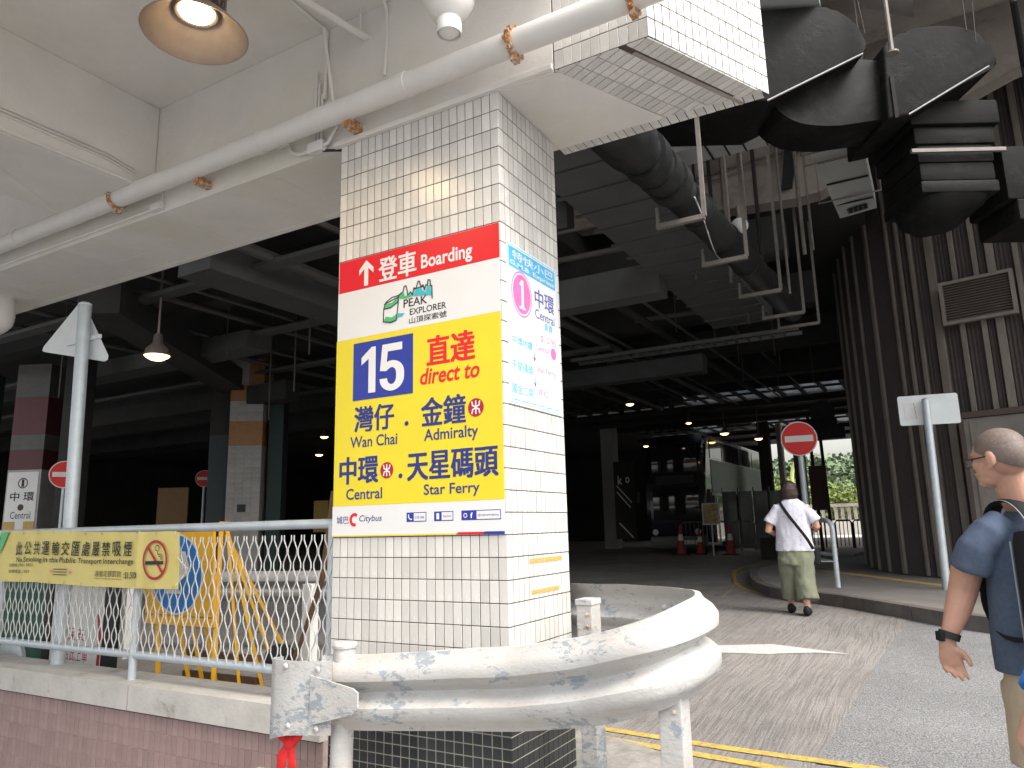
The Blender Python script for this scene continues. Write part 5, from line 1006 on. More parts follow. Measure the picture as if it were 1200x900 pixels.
MB().tube([(-1.42, 11.7, .98), (-2.34, 13.68, .98)], .022, 8).build('lower_bar', M_galv, hr_, smooth=True)
tag(MB().box((-2.3, 15.6, .72), (.5, 1.5, .02), Matrix.Rotation(.35, 3, 'Z')).build('wire_grate', M_galv, None), 'pale metal grating lying on the pavement behind the handrail', 'grating')

# bus stop things in front of the bright opening
sp_ = thing('stop_pole', 'dark bus stop post with round plate and brown notice board', 'bus stop', (-3.2, 24.5, .4))
MB().tube([(-3.28, 24.5, .4), (-3.35, 24.5, 4.7)], .05, 8).build('post', M_cable, sp_); MB().tube([(-2.98, 24.6, .4), (-3.05, 24.6, 4.2)], .05, 8).build('post', M_cable, sp_)
MB().span((-3.45, 24.35, 1.75), (-2.95, 24.44, 3.1), bevel=.02).build('notice_board', M_brownboard, sp_); MB().lathe([(0, .02), (.38, .02), (.38, -.02), (0, -.02)], (-2.9, 24.5, 4.75), 24, (0, -1, 0)).build('round_plate', M_cable, sp_); MB().span((-3.6, 24.4, 4.30), (-2.5, 24.5, 4.55)).build('name_plate', M_dark_conc, sp_)
MB().span((-3.3, 24.4, 3.9), (-2.3, 24.5, 4.25)).build('name_plate', M_cable, sp_)
for k, (x, y) in enumerate(((-4.4, 27.5), (-3.8, 27.5), (-2.9, 26.9), (-2.35, 26.9), (-4.9, 30))):
    t = thing('crowd_barrier', 'black metal queue barrier in front of the bright opening, '+['second from left', 'middle one', 'second from right', 'rightmost', 'leftmost and farthest'][k], 'barrier', (x, y, .4), 'queue barriers before the bright opening')
    MB().tube([(x-.25, y, .4), (x-.25, y, 1.35), (x-.2, y, 1.42), (x+.2, y, 1.42), (x+.25, y, 1.35), (x+.25, y, .4)], .03, 6).build('frame', M_cable, t)
    for j in range(3): MB().tube([(x-.12+.12*j, y, .6), (x-.12+.12*j, y, 1.4)], .015, 5).build('bar', M_cable, t)
tag(MB().span((-4.6, 22, .39), (-3.6, 22.6, 1.0)).build('planter_box', M_dark_conc, None), 'low black box on the far pavement behind the woman', 'planter')
ks = thing('far_kerb_island', 'raised bus bay island beyond the yellow line', 'traffic island', (-4.8, 30, .39)); MB().prism([(-5.6, 24), (-2.2, 22), (-1.7, 40), (-5.0, 40)], .3, .53).build('island_slab', M_pave, ks)

# queue railings, cones, easel board by the bus
def cone(x, y, s, label):
    t = thing('traffic_cone', label, 'cone', (x, y, .39), 'traffic cones by the bus'); z = .39
    MB().span((x-.19*s, y-.19*s, z), (x+.19*s, y+.19*s, z+.05)).build('base', M_rubber, t); MB().lathe([(.14*s, .05), (.085*s, .42*s)], (x, y, z), 14).build('lower_body', M_cone, t); MB().lathe([(.084*s, .42*s), (.062*s, .6*s)], (x, y, z), 14).build('white_band', M_swhite, t); MB().lathe([(.061*s, .6*s), (.03*s, .85*s), (0, .86*s)], (x, y, z), 14).build('top_body', M_cone, t)
cone(-7.9, 25.2, 1.15, 'leftmost red traffic cone with white band by the bus front'); cone(-7.3, 25.4, 1.0, 'second red traffic cone beside the leftmost one'); cone(-6.15, 24.9, 1.15, 'red traffic cone under the framed notice'); cone(-4.5, 25.5, 1.1, 'red traffic cone just left of the walking woman')
ez = thing('framed_notice', 'yellowish framed notice board standing among barriers by the bus', 'notice board', (-6.55, 24.3, .39))
MB().span((-6.84, 24.3, 1.38), (-6.28, 24.34, 2.08)).build('frame', M_swhite, ez); MB().span((-6.80, 24.285, 1.42), (-6.32, 24.299, 2.04)).build('notice', mat('notice_print', (.45, .36, .15), rough=.5, var=.5, scale=9, col2=(.3, .1, .06), spots=1.2), ez)
MB().tube([(-6.56, 24.33, .4), (-6.56, 24.33, 1.4)], .025, 6).build('post', M_galv, ez)
for k, x in enumerate((-7.6, -6.7, -5.9, -5.1)):
    t = thing('queue_railing', 'grey tubular queue railing by the bus, '+['leftmost', 'second from left', 'third from left', 'rightmost, nearest the woman'][k], 'railing', (x, 25.6, .39), 'queue railings by the bus')
    MB().tube([(x-.38, 25.6, .4), (x-.38, 25.6, 1.4), (x-.3, 25.6, 1.48), (x+.3, 25.6, 1.48), (x+.38, 25.6, 1.4), (x+.38, 25.6, .4)], .024, 6).build('frame', M_busgrey, t); MB().tube([(x-.38, 25.6, .7), (x+.38, 25.6, .7)], .02, 6).build('bar', M_busgrey, t)
    for j in range(4): MB().tube([(x-.22+.15*j, 25.6, .7), (x-.22+.15*j, 25.6, 1.47)], .012, 5).build('bar', M_busgrey, t)

# ================================================================== DOUBLE DECK BUS
bs = thing('double_decker_bus', 'dark double decker bus parked in the unlit bay', 'bus', (-8.15, 32, .39)); zb = .39
mb = MB(); secs = []
prof_ = [(26.15, .75), (26.0, 1.2), (26.0, 1.9), (26.05, 2.6), (26.15, 3.6), (26.35, 4.3), (26.7, 4.68), (37.5, 4.68), (37.6, 4.3), (37.6, .75)]
mb.extr([(-9.35, y, z) for y, z in prof_], (2.2, 0, 0)); es = [e_ for e_ in mb.b.edges if abs((e_.verts[0].co-e_.verts[1].co).x) > 1]
side_e = [e_ for e_ in mb.b.edges if abs(e_.verts[0].co.x-e_.verts[1].co.x) < .01 and min(e_.verts[0].co.y, e_.verts[1].co.y) < 26.8]
bmesh.ops.bevel(mb.b, geom=side_e, offset=.16, segments=3, affect='EDGES'); mb.build('body', M_bus, bs, smooth=True)
MB().span((-9.1, 25.98, 1.55), (-7.4, 26.2, 2.75), bevel=.05).build('windscreen', M_glass, bs, smooth=True); MB().span((-9.1, 26.05, 3.25), (-7.4, 26.4, 4.2), bevel=.05).build('upper_windscreen', M_glass, bs, smooth=True)
MB().span((-8.95, 26.02, 2.85), (-7.55, 26.2, 3.15)).build('destination_blind', M_blackp, bs); MB().span((-9.25, 25.95, .62), (-7.25, 26.3, 1.0), bevel=.05).build('bumper', M_busgrey, bs, smooth=True)
MB().span((-8.0, 25.92, .72), (-7.5, 25.945, .86)).build('number_plate', M_swhite, bs)
for x in (-9.05, -7.5): MB().lathe([(0, .02), (.1, .01), (.11, -.02)], (x, 25.95, 1.15), 14, (0, -1, 0)).build('headlight', M_swhite, bs)
for x in (-9.55, -6.98): MB().span((x-.06, 25.75, 2.2), (x+.06, 25.85, 2.6), bevel=.02).build('mirror', M_blackp, bs)
MB().span((-7.16, 26.9, 2.55), (-7.135, 37.2, 3.72)).build('side_advert', M_busgrey, bs)
for k in range(6): MB().span((-7.155, 26.9+1.75*k, 3.78), (-7.13, 28.5+1.75*k, 4.45)).build('upper_window', M_glass, bs)
for k in range(5): MB().span((-7.155, 28.4+1.8*k, 1.45), (-7.13, 30.1+1.8*k, 2.5)).build('lower_window', M_glass, bs)
dd = MB().span((-7.155, 26.75, .75), (-7.12, 28.1, 2.5)).build('door', M_glass, bs); MB().span((-7.125, 27.38, .75), (-7.11, 27.46, 2.5)).build('door_frame', M_swhite, dd); MB().span((-7.125, 26.75, 2.42), (-7.11, 28.1, 2.5)).build('door_frame', M_swhite, dd)
for y in (28.9, 35.2):
    w_ = MB().lathe([(0, .1), (.3, .1), (.5, .08), (.5, -.12), (0, -.12)], (-7.2, y, .89), 24, (1, 0, 0)).build('wheel', M_rubber, bs); MB().lathe([(0, .11), (.26, .105)], (-7.2, y, .89), 16, (1, 0, 0)).build('rim', M_busgrey, w_)
# reflective glass screen behind the queue
gs = thing('glass_screen', 'glazed shelter screen with white letters along the bus bay', 'shelter', (-5.9, 28.5, .39))
for k in range(4): MB().span((-6.95+.5*k, 27.6+.9*k*.3, .5), (-6.93+.5*k+.45, 27.62+.9*k*.3, 2.55)).build('glass_panel', mat('dim_glass', (.12, .14, .13), rough=.15, bump=0), gs)
for k in range(5): MB().span((-6.98+.5*k, 27.55+.27*k, .4), (-6.94+.5*k, 27.62+.27*k, 2.7)).build('mullion', M_busgrey, gs)
PL = Plane((0, 27.55, 0), (1, 0, 0), (0, 0, 1), (0, -1, 0))
# white hanger sign fragments left of bus
fs = thing('route_stencils', 'fragment of white letters and stripes on a dark board left of the bus', 'sign', (-11.2, 27, 2)); PB = Plane((-10.7, 27.5, 0), Vector((.87, .5, 0)), (0, 0, 1), Vector((.5, -.87, 0)))
PB.rect('board', -.45, .35, .9, 3.9, -.02, .02, M_dark_conc, fs); PB.text('k', -.3, -.12, 3.0, 3.35, .004, M_swhite, fs, .02); PB.text('o', .0, .16, 3.05, 3.3, .004, M_swhite, fs, .02); [PB.stroke('stripe', [l_], .04, .004, M_swhite, fs) for l_ in ([(-.35, 2.95), (.2, 2.3)], [(-.3, 1.5), (.2, .95)], [(-.35, 2.7), (.15, 2.1)])]

# ================================================================== STANDS BEHIND THE FENCE
ys = thing('keep_left_stand', 'yellow folding road stand with a round blue keep left sign', 'road sign', (-4.8, 3.6, .2))
YB = Plane((0, 3.62, 0), (1, 0, 0), (0, -.06, .998), (0, -1, -.06))
YB.rect('board', -5.22, -4.46, .93, 1.535, .0, .02, M_wyellow, ys); YB.rect('lower_rail', -5.22, -4.46, .86, .92, -.01, .03, M_wyellow, ys)
d = YB.disc('blue_disc', -4.86, 1.22, .275, .022, M_sblue, ys); YB.ring('white_rim', -4.86, 1.22, .275, .287, .022, M_swhite, ys)
YB.poly('white_arrow', [(-4.98, 1.08), (-4.80, 1.08), (-4.86, 1.14), (-4.70, 1.24), (-4.76, 1.38), (-4.93, 1.38), (-4.93, 1.30), (-4.88, 1.30), (-4.93, 1.22), (-4.98, 1.27)], .024, M_swhite, d)
for a, b_ in (((-5.18, 3.62, .95), (-5.16, 3.66, .24)), ((-4.49, 3.60, 1.58), (-4.47, 3.58, .24))): MB().tube([a, b_], .022, 4).build('leg', M_wyellow, ys)
for k, (dx, dy) in enumerate(((.10, .12), (.22, .25), (.32, .36), (.42, .5))):
    MB().tube([(-4.46, 3.62, 1.58-.03*k), (-4.46+dx, 3.62+dy, .24)], .014, 4).build('leg', M_wyellow, ys)
for x in (-5.0, -4.85, -4.7): MB().tube([(x, 3.66, .9), (x+.06, 3.78, .3)], .018, 4).build('leg', M_wyellow, ys)
for z in (.45, .6): MB().span((-5.1, 3.80, z), (-4.3, 3.84, z+.04)).build('timber', M_wood, ys)
wb_ = thing('white_stand_board', 'white A frame board with red curved border lines behind the fence', 'board', (-5.9, 3.5, .2)); WB = Plane((0, 3.5, 0), (1, 0, 0), (0, 0, 1), (0, -1, 0))
WB.rect('panel', -6.32, -5.62, .25, 1.14, 0, .02, M_swhite, wb_); WB.rect('dark_edge', -6.42, -6.325, .2, 1.16, 0, .03, M_blackp, wb_); WB.rect('dark_edge', -5.615, -5.45, .2, 1.16, 0, .03, M_blackp, wb_); WB.rect('dark_edge', -6.42, -5.45, 1.145, 1.2, 0, .03, M_blackp, wb_)
WB.stroke('red_line', [[(-6.22, .96), (-6.25, .8), (-6.25, .65), (-6.22, .5), (-6.20, .35)], [(-5.69, .9), (-5.66, .75), (-5.66, .55), (-5.68, .35)]], .035, .021, M_mtr, wb_)
WB.text('保安', -6.1, -5.85, .70, .80, .021, M_mtr, wb_); WB.text('由此上車', -6.12, -5.8, .55, .65, .021, M_mtr, wb_); WB.text('出口', -6.02, -5.88, .40, .52, .021, M_mtr, wb_)
bg_ = thing('inner_guardrail', 'straight grey crash barrier with a white post inside, seen through the fence', 'guardrail', (-6, 5.3, .3))
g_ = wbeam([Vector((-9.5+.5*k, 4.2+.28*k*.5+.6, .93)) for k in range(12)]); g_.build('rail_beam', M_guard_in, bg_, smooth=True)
for x, y in ((-5.33, 5.28), (-7.6, 4.9)): MB().span((x-.06, y, .2), (x+.06, y+.1, 1.0), bevel=.006).build('post', M_pipe, bg_)
tag(MB().tube([(-3.42, 3.6, 1.75), (-3.5, 3.6, 1.2), (-3.62, 3.55, .8), (-3.72, 3.5, .55)], .018, 6).build('wooden_stick', M_wood, None), 'brown wooden broom stick leaning behind the fence by the column', 'stick')
tag(MB().ball((-3.85, 3.6, .68), (.14, .08, .10), seg=8).build('rag_bundle', M_rubber, None), 'dark bundle of rags at the foot of the leaning stick', 'rag')
gb = thing('green_sheet', 'dark green netting panel behind the fence at the left edge', 'screen', (-7, 4, .2)); MB().span((-8.6, 3.9, .3), (-6.5, 3.95, 1.45)).build('panel', mat('green_net', (.05, .12, .09), rough=.9, var=.4, scale=12), gb)
tyre = thing('wheel_disc', 'grey round plate glimpsed under the fence left of the white board', 'disc', (-6.7, 3.4, .5)); MB().lathe([(0, .02), (.17, .02), (.2, 0), (.2, -.03)], (-6.75, 3.4, .5), 24, (0, -1, 0)).build('plate', M_galv, tyre, smooth=True)

# ================================================================== BEYOND THE OPENING
hill = MB(); hs_ = []
NXh, NYh = 60, 14
for i in range(NXh+1):
    row = []
    for j in range(NYh+1):
        x = -110+170*i/NXh; y = 120+70*j/NYh; z = 1+12*(j/NYh)**.8+3*noise.noise(Vector((x*.05, y*.05, 0))); row.append(hill.b.verts.new((x, y, z)))
    hs_.append(row)
for i in range(NXh):
    for j in range(NYh): hill.b.faces.new((hs_[i][j], hs_[i+1][j], hs_[i+1][j+1], hs_[i][j+1]))
structure(hill.build('hillside', M_hill, None))
fol = MB(); rr = random.Random(3)
for k in range(4200):
    x = rr.uniform(-60, 25); t = rr.random(); y = 118+70*t; z = 1.5+12*t**.8+3*noise.noise(Vector((x*.05, y*.05, 0))); r = rr.uniform(1.2, 2.6)
    for _ in range(7):
        c = Vector((x, y, z))+Vector((rr.gauss(0, r*.5), rr.gauss(0, r*.5), rr.gauss(.5, r*.4))); q_ = Matrix.Rotation(rr.uniform(0, 6), 3, (rr.random(), rr.random(), rr.random()+.1)); h = r*.21
        fol.face([c+q_@Vector(v) for v in ((-h, -h, 0), (h, -h*.7, .1), (h*.8, h, 0), (-h*.6, h, .2))])
stuff(fol.build('hillside_forest', M_leaf, None))
def tree(x, y, z, hgt, cr, m, label):
    t = thing('shrub_tree', label, 'tree', (x, y, z)); MB().loft([(x, y, z, .16), (x+.1, y, z+hgt*.4, .11), (x+.3, y, z+hgt*.8, .05)], n=8).build('trunk', M_trunk, t)
    c_ = MB()
    for k in range(5): a = k*1.26; c_.tube([(x+.1, y, z+hgt*.45), (x+.1+cr*.6*math.cos(a), y+cr*.6*math.sin(a), z+hgt*.8)], .035, 5)
    c_.build('limbs', M_trunk, t); f_ = MB()
    for k in range(900):
        d_ = Vector((rr.gauss(0, 1), rr.gauss(0, 1), rr.gauss(0, .8))); d_ = d_.normalized()*cr*rr.uniform(.35, 1.05)*(1+.35*noise.noise(d_*1.5)); c = Vector((x, y, z+hgt*.75))+d_; q_ = Matrix.Rotation(rr.uniform(0, 6), 3, (rr.random(), rr.random(), rr.random()+.1)); h = rr.uniform(.1, .22)
        f_.face([c+q_@Vector(v) for v in ((-h, -h*.5, 0), (h, -h*.4, .03), (h*.8, h*.5, 0), (-h*.6, h*.5, .05))])
    stuff(f_.build('crown', m, t))
tree(-10.8, 62, .4, 3.4, 2.0, M_leafy, 'yellow green shrub tree right of the big no entry sign post'); tree(-7.6, 64, .4, 3.2, 1.9, M_leafy, 'yellow green shrub tree behind the bus stop board'); tree(-4.8, 63, .4, 2.8, 1.7, M_leafy, 'low bright shrub tree at the right of the opening'); tree(-13.6, 61, .4, 3.3, 1.9, M_leaf, 'green shrub tree behind the woman at the left of the opening')
pl_ = MB(); 
tag(MB().tube([(-10.2, 60, .4), (-9.7, 60, 5), (-8.9, 60, 7.2)], .14, 6).build('bent_trunk', mat('pale_bark', (.4, .45, .15), rough=.8, bump=0), None), 'slender pale green leaning trunk in the bright opening', 'tree')
bl_ = thing('balustrade', 'pale concrete balustrade beyond the bright opening', 'balustrade', (-10, 54, .4)); MB().span((-22, 54, .39), (2, 54.3, 1.35)).build('plinth', M_conc_light, bl_); MB().span((-22, 53.95, 2.25), (2, 54.35, 2.45)).build('cap_rail', M_conc, bl_)
for k in range(60): MB().span((-21.9+.4*k, 54.05, 1.36), (-21.7+.4*k, 54.25, 2.24)).build('baluster', M_conc, bl_)
tag(sheet('bright_forecourt', [(-30, 46.5), (6, 46.5), (6, 60), (-30, 60)], .012, M_conc_light), 'pale sunlit paved forecourt beyond the interchange', 'paving')

# ================================================================== PEOPLE
def V(*a): return Vector(a)
# ---- walking woman seen from behind
wo = thing('person', 'woman in white speckled T-shirt and olive cropped trousers walking away on the road', 'person', (-1.62, 9.56, .387)); g = .387
sd_ = (1, 0, 0); cx_, cy_ = -1.60, 9.58
mb = MB()
mb.loft([(cx_, cy_, g+.86, .15, .10), (cx_, cy_, g+1.0, .15, .095), (cx_, cy_, g+1.2, .165, .095), (cx_, cy_, g+1.30, .15, .075), (cx_-.005, cy_, g+1.34, .06, .055), (cx_-.005, cy_+.01, g+1.42, .048, .05)], n=16)
mb.ball((cx_-.01, cy_+.02, g+1.47), (.07, .085, .095)).ball((cx_-.01, cy_+.10, g+1.455), (.015, .02, .02)).ball((cx_-.01, cy_+.06, g+1.41), (.05, .05, .04))
for sx in (-1, 1):
    hx = cx_+sx*.08
    foot = V(-1.715, 9.69, g+.05) if sx < 0 else V(-1.50, 9.46, g+.05)
    mb.loft([(hx, cy_, g+.80, .085, .09), (hx*.5+foot.x*.5, cy_*.5+foot.y*.5+.04, g+.44, .06, .065), (foot.x, foot.y-.02, g+.25, .048, .05), (foot.x, foot.y-.02, g+.08, .034, .036)], n=12)
# left arm bent forward, right arm too
mb.loft([(cx_-.17, cy_, g+1.26, .05), (cx_-.25, cy_-.02, g+1.10, .045), (cx_-.285, cy_-.04, g+.98, .043), (cx_-.25, cy_+.08, g+.95, .036), (cx_-.18, cy_+.2, g+.98, .026)], n=10)
mb.loft([(cx_+.17, cy_, g+1.26, .05), (cx_+.25, cy_+.0, g+1.12, .045), (cx_+.275, cy_+.0, g+1.02, .04), (cx_+.24, cy_+.12, g+.98, .034), (cx_+.17, cy_+.22, g+1.0, .026)], n=10)
for sx, hx, hz in ((-1, -.17, .98), (1, .16, 1.0)):
    mb.ball((cx_+hx, cy_+.25, g+hz), (.03, .05, .02))
    for k in range(4): mb.loft([(cx_+hx-.02+.013*k, cy_+.28, g+hz, .008), (cx_+hx-.02+.013*k, cy_+.335-.006*abs(k-1.5), g+hz-.012, .0075)], n=6)
    mb.loft([(cx_+hx-sx*.02, cy_+.24, g+hz+.01, .01), (cx_+hx-sx*.035, cy_+.285, g+hz+.02, .008)], n=6)
blob_obj('body', mb, .008, M_skin, wo, 3)
mb = MB()
mb.loft([(cx_, cy_, g+.735, .225, .14), (cx_, cy_, g+.85, .21, .13), (cx_, cy_, g+1.05, .20, .12), (cx_, cy_, g+1.22, .195, .11), (cx_, cy_, g+1.31, .15, .085), (cx_-.005, cy_+.005, g+1.355, .07, .065)], n=24)
mb.loft([(cx_-.14, cy_, g+1.26, .07), (cx_-.21, cy_-.01, g+1.16, .072), (cx_-.265, cy_-.02, g+1.07, .078)], n=14); mb.loft([(cx_+.14, cy_, g+1.26, .07), (cx_+.21, cy_, g+1.16, .07), (cx_+.26, cy_, g+1.08, .074)], n=14)
blob_obj('t_shirt', mb, .011, M_floral, wo, 4, wr=.010)
mb = MB(); mb.loft([(cx_, cy_, g+.80, .20, .12), (cx_+.005, cy_, g+.66, .215, .14), (cx_, cy_-.01, g+.56, .20, .14)], n=20)
mb.loft([(cx_-.09, cy_, g+.66, .12, .13), (-1.70, 9.63, g+.40, .105, .12), (-1.71, 9.66, g+.17, .10, .12)], n=18); mb.loft([(cx_+.09, cy_, g+.66, .12, .13), (-1.52, 9.54, g+.40, .12, .12), (-1.485, 9.47, g+.17, .125, .12)], n=18)
blob_obj('trousers', mb, .011, M_olive, wo, 3, wr=.014)
mb = MB(); mb.ball((cx_-.01, cy_+.0, g+1.475), (.096, .10, .108)).loft([(cx_-.01, cy_-.01, g+1.48, .098, .095), (cx_-.01, cy_-.01, g+1.40, .105, .09), (cx_-.01, cy_-.01, g+1.355, .088, .07)], n=18)
blob_obj('hair', mb, .008, M_hair, wo, 3, wr=.010)
for fx, fy in ((-1.715, 9.69), (-1.50, 9.46)):
    mb = MB(); mb.ball((fx, fy+.02, g+.045), (.046, .12, .045)).ball((fx, fy-.05, g+.06), (.045, .05, .06)); me = blob_obj('shoe', mb, .008, M_blackcloth, wo, 2)
mb = MB(); P = smooth_path([(cx_-.12, cy_+.03, g+1.335), (cx_-.11, cy_-.06, g+1.31), (cx_-.03, cy_-.125, g+1.18), (cx_+.08, cy_-.15, g+1.02), (cx_+.17, cy_-.14, g+.88), (cx_+.22, cy_-.08, g+.76)], 5)
mb.loft([(*p, .018, .005) for p in P], n=8, ref=(1, 0, .6)); mb.build('bag_strap', M_blackcloth, wo, smooth=True)
MB().box((cx_+.22, cy_+.12, g+.66), (.07, .2, .18), bevel=.02).build('shoulder_bag', M_blackcloth, wo)

# ---- man at the right edge, back turned, head in profile
mn = thing('person', 'man with shaved head, glasses, navy T-shirt and black backpack at the right edge', 'person', (.33, 3.62, .19)); g = .19
Sv = V(.87, .5, 0); Fb = V(-.5, .87, 0); F = V(-.80, .60, 0); Lf = V(-.60, -.80, 0)
tc_ = V(.315, 3.595, 0); H = V(.222, 3.50, 1.742); Rh = Matrix((( F.x, Lf.x, 0), (F.y, Lf.y, 0), (0, 0, 1)))
def hp(f, l, z): return tuple(H+F*f+Lf*l+V(0, 0, z))
mb = MB()
mb.ball(H, (.100, .077, .090), Rh, 24).ball(hp(-.02, 0, -.01), (.088, .076, .085), Rh, 24).ball(hp(.035, 0, -.055), (.062, .064, .072), Rh, 20).ball(hp(.045, 0, -.098), (.048, .052, .040), Rh).ball(hp(.075, 0, -.112), (.024, .028, .020), Rh)
mb.ball(hp(.085, 0, -.005), (.020, .05, .016), Rh).loft([(*hp(.092, 0, -.01), .010), (*hp(.108, 0, -.04), .014), (*hp(.098, 0, -.052), .015)], n=10).ball(hp(.097, 0, -.080), (.012, .022, .008), Rh).ball(hp(.094, 0, -.092), (.012, .02, .008), Rh)
for s_ in (1, -1):
    mb.ball(hp(.068, s_*.035, -.045), (.025, .022, .025), Rh); mb.ball(hp(-.012, s_*.080, -.030), (.020, .009, .032), Rh @ Matrix.Rotation(.2, 3, 'Y')).ball(hp(-.004, s_*.078, -.058), (.010, .008, .013), Rh)
mb.loft([(*(tc_+V(0, 0, 1.40)), .10, .08), (*(tc_+V(-.01, -.01, 1.50)), .075, .072), (.262, 3.545, 1.57, .064, .068), (.245, 3.53, 1.66, .062, .066), (.24, 3.52, 1.72, .062, .062)], n=20, ref=Sv)
mb.loft([(*(tc_+V(0, 0, z)), a, b_) for z, a, b_ in ((.88, .15, .11), (1.1, .15, .11), (1.35, .17, .10), (1.45, .15, .08))], n=20, ref=Sv)
mb.loft([(.15, 3.49, 1.42, .058), (.10, 3.49, 1.36, .060), (.055, 3.51, 1.28, .058), (.035, 3.525, 1.21, .054), (.010, 3.51, 1.14, .049), (-.02, 3.49, 1.07, .036, .034), (-.042, 3.478, 1.015, .029, .024)], n=16)
mb.loft([(*(tc_+Sv*.21+V(0, 0, 1.43)), .058), (*(tc_+Sv*.25+V(0, 0, 1.28)), .056), (*(tc_+Sv*.27+V(0, 0, 1.18)), .05), (*(tc_+Sv*.26+Fb*.08+V(0, 0, 1.05)), .04), (*(tc_+Sv*.25+Fb*.12+V(0, 0, .97)), .03)], n=14)
def hand(mb, w, dn, wd, cu, tl, sc=1.0):
    """w wrist, dn finger direction, wd across the palm towards the thumb, cu curl direction"""
    w, dn, wd, cu = V(*w), V(*dn).normalized(), V(*wd).normalized(), V(*cu).normalized()
    mb.loft([(*(w-dn*.02), .027*sc, .020*sc), (*(w+dn*.02), .034*sc, .019*sc), (*(w+dn*.05), .042*sc, .018*sc), (*(w+dn*.082), .041*sc, .015*sc)], n=16, ref=wd)
    for k, (l, sp, c_) in enumerate(((.066, .030, .25), (.075, .010, .34), (.070, -.010, .42), (.055, -.029, .52))):
        b0 = w+dn*(.078-.004*abs(k-1))+wd*sp*sc; d = (dn+wd*(sp*3.0)).normalized(); P = [b0-d*.015, b0]; a = 0
        for j, f in enumerate((.42, .32, .26)):
            a += c_*tl*(1.0 if j else .6); dd = (d*math.cos(a)+cu*math.sin(a)).normalized(); P.append(P[-1]+dd*l*f*sc)
        mb.loft([(*p, r*sc) for p, r in zip(P, (.0095, .0095, .009, .0082, .0066))], n=10)
    tb_ = w+dn*.022+wd*.026*sc; P = [tb_-wd*.01, tb_+(dn*.6+wd*.6+cu*.25).normalized()*.030*sc]; P.append(P[-1]+(dn*.85+wd*.28+cu*.35).normalized()*.028*sc); P.append(P[-1]+(dn*.95+wd*.02+cu*.4).normalized()*.022*sc)
    mb.loft([(*p, r*sc) for p, r in zip(P, (.016, .013, .0105, .008))], n=10)
hand(mb, (-.045, 3.477, 1.005), (.12, .05, -1), (1, .05, .1), (.25, -.9, .1), 1.3)
hand(mb, tuple(tc_+Sv*.25+Fb*.12+V(0, 0, .96)), (0, .1, -1), (-.5, .8, .1), (-.7, -.4, 0), 1.0)
for s_ in (-1, 1):
    kx = tc_+Sv*.10*s_; mb.loft([(*(kx+V(0, 0, .88)), .080, .085), (*(kx+Fb*.02+V(0, 0, g+.48)), .062, .066), (*(kx+V(0, 0, g+.34)), .056, .06), (*(kx-Fb*.02+V(0, 0, g+.10)), .036, .04), (*(kx-Fb*.02+V(0, 0, g+.05)), .036, .04)], n=14, ref=Sv)
    mb.ball(kx+Fb*.05+V(0, 0, g+.04), (.045, .11, .035), Matrix.Rotation(math.radians(30), 3, 'Z'))
body = blob_obj('body', mb, .0048, M_skin, mn, 4)
# shaved hair cap
mb = MB(); mb.ball(H+V(0, 0, .006)+F*-.004, (.101, .0795, .0905), Rh, 28).ball(H+F*-.024+V(0, 0, -.012), (.0885, .0785, .088), Rh, 28)
bmesh.ops.bisect_plane(mb.b, geom=mb.b.verts[:]+mb.b.edges[:]+mb.b.faces[:], plane_co=V(*hp(-.01, 0, -.028)), plane_no=(F*.50+V(0, 0, -1)).normalized(), clear_outer=True)
bmesh.ops.bisect_plane(mb.b, geom=mb.b.verts[:]+mb.b.edges[:]+mb.b.faces[:], plane_co=V(*hp(.068, 0, .03)), plane_no=(F+V(0, 0, -.35)).normalized(), clear_outer=True)
mb.build('shaved_hair', M_stubble, mn, smooth=True)
# glasses
gl = MB(); gl.tube([hp(.098, .070, -.026), hp(.04, .080, -.022), hp(-.008, .084, -.016), hp(-.018, .083, -.03)], .0032, 6); gl.tube([hp(.098, -.070, -.026), hp(.04, -.080, -.022), hp(-.008, -.084, -.016)], .0032, 6)
gl.tube([hp(-.005, .083, -.016), hp(-.07, .055, -.045), hp(-.096, .0, -.052), hp(-.07, -.055, -.045), hp(-.005, -.083, -.016)], .0028, 6)
for s_ in (-1, 1):
    gl.tube([hp(.104, s_*.068, -.020), hp(.112, s_*.012, -.020), hp(.112, s_*.014, -.052), hp(.104, s_*.064, -.056), hp(.104, s_*.068, -.020)], .003, 6)
gl.tube([hp(.112, -.013, -.024), hp(.112, .013, -.024)], .003, 6); gl.build('glasses_frame', M_blackp, mn, smooth=True)
MB().extr([hp(.104, .066, -.022), hp(.111, .014, -.022), hp(.111, .016, -.050), hp(.104, .062, -.054)], F*.001).build('glasses_lens', mat('clear_lens', (.7, .75, .78), rough=.05, bump=0, trans=.9), mn)
# shirt
mb = MB(); mb.loft([(*(tc_+V(0, 0, z)), a, b_) for z, a, b_ in ((.905, .225, .165), (1.0, .222, .168), (1.12, .215, .16), (1.28, .212, .145), (1.40, .205, .125), (1.47, .16, .10), (1.515, .095, .088), (1.545, .082, .082))], n=28, ref=Sv)
mb.loft([(.20, 3.52, 1.45, .07), (.15, 3.49, 1.425, .070), (.105, 3.485, 1.37, .072), (.072, 3.50, 1.285, .075)], n=20); mb.loft([(*(tc_+Sv*.15+V(0, 0, 1.46)), .07), (*(tc_+Sv*.21+V(0, 0, 1.41)), .078), (*(tc_+Sv*.245+V(0, 0, 1.30)), .08)], n=20)
blob_obj('t_shirt', mb, .0075, M_navycloth, mn, 3, wr=.007)
mb = MB(); mb.loft([(*(tc_+V(0, 0, z)), a, b_) for z, a, b_ in ((1.0, .185, .14), (.88, .20, .15), (.78, .20, .15))], n=20, ref=Sv)
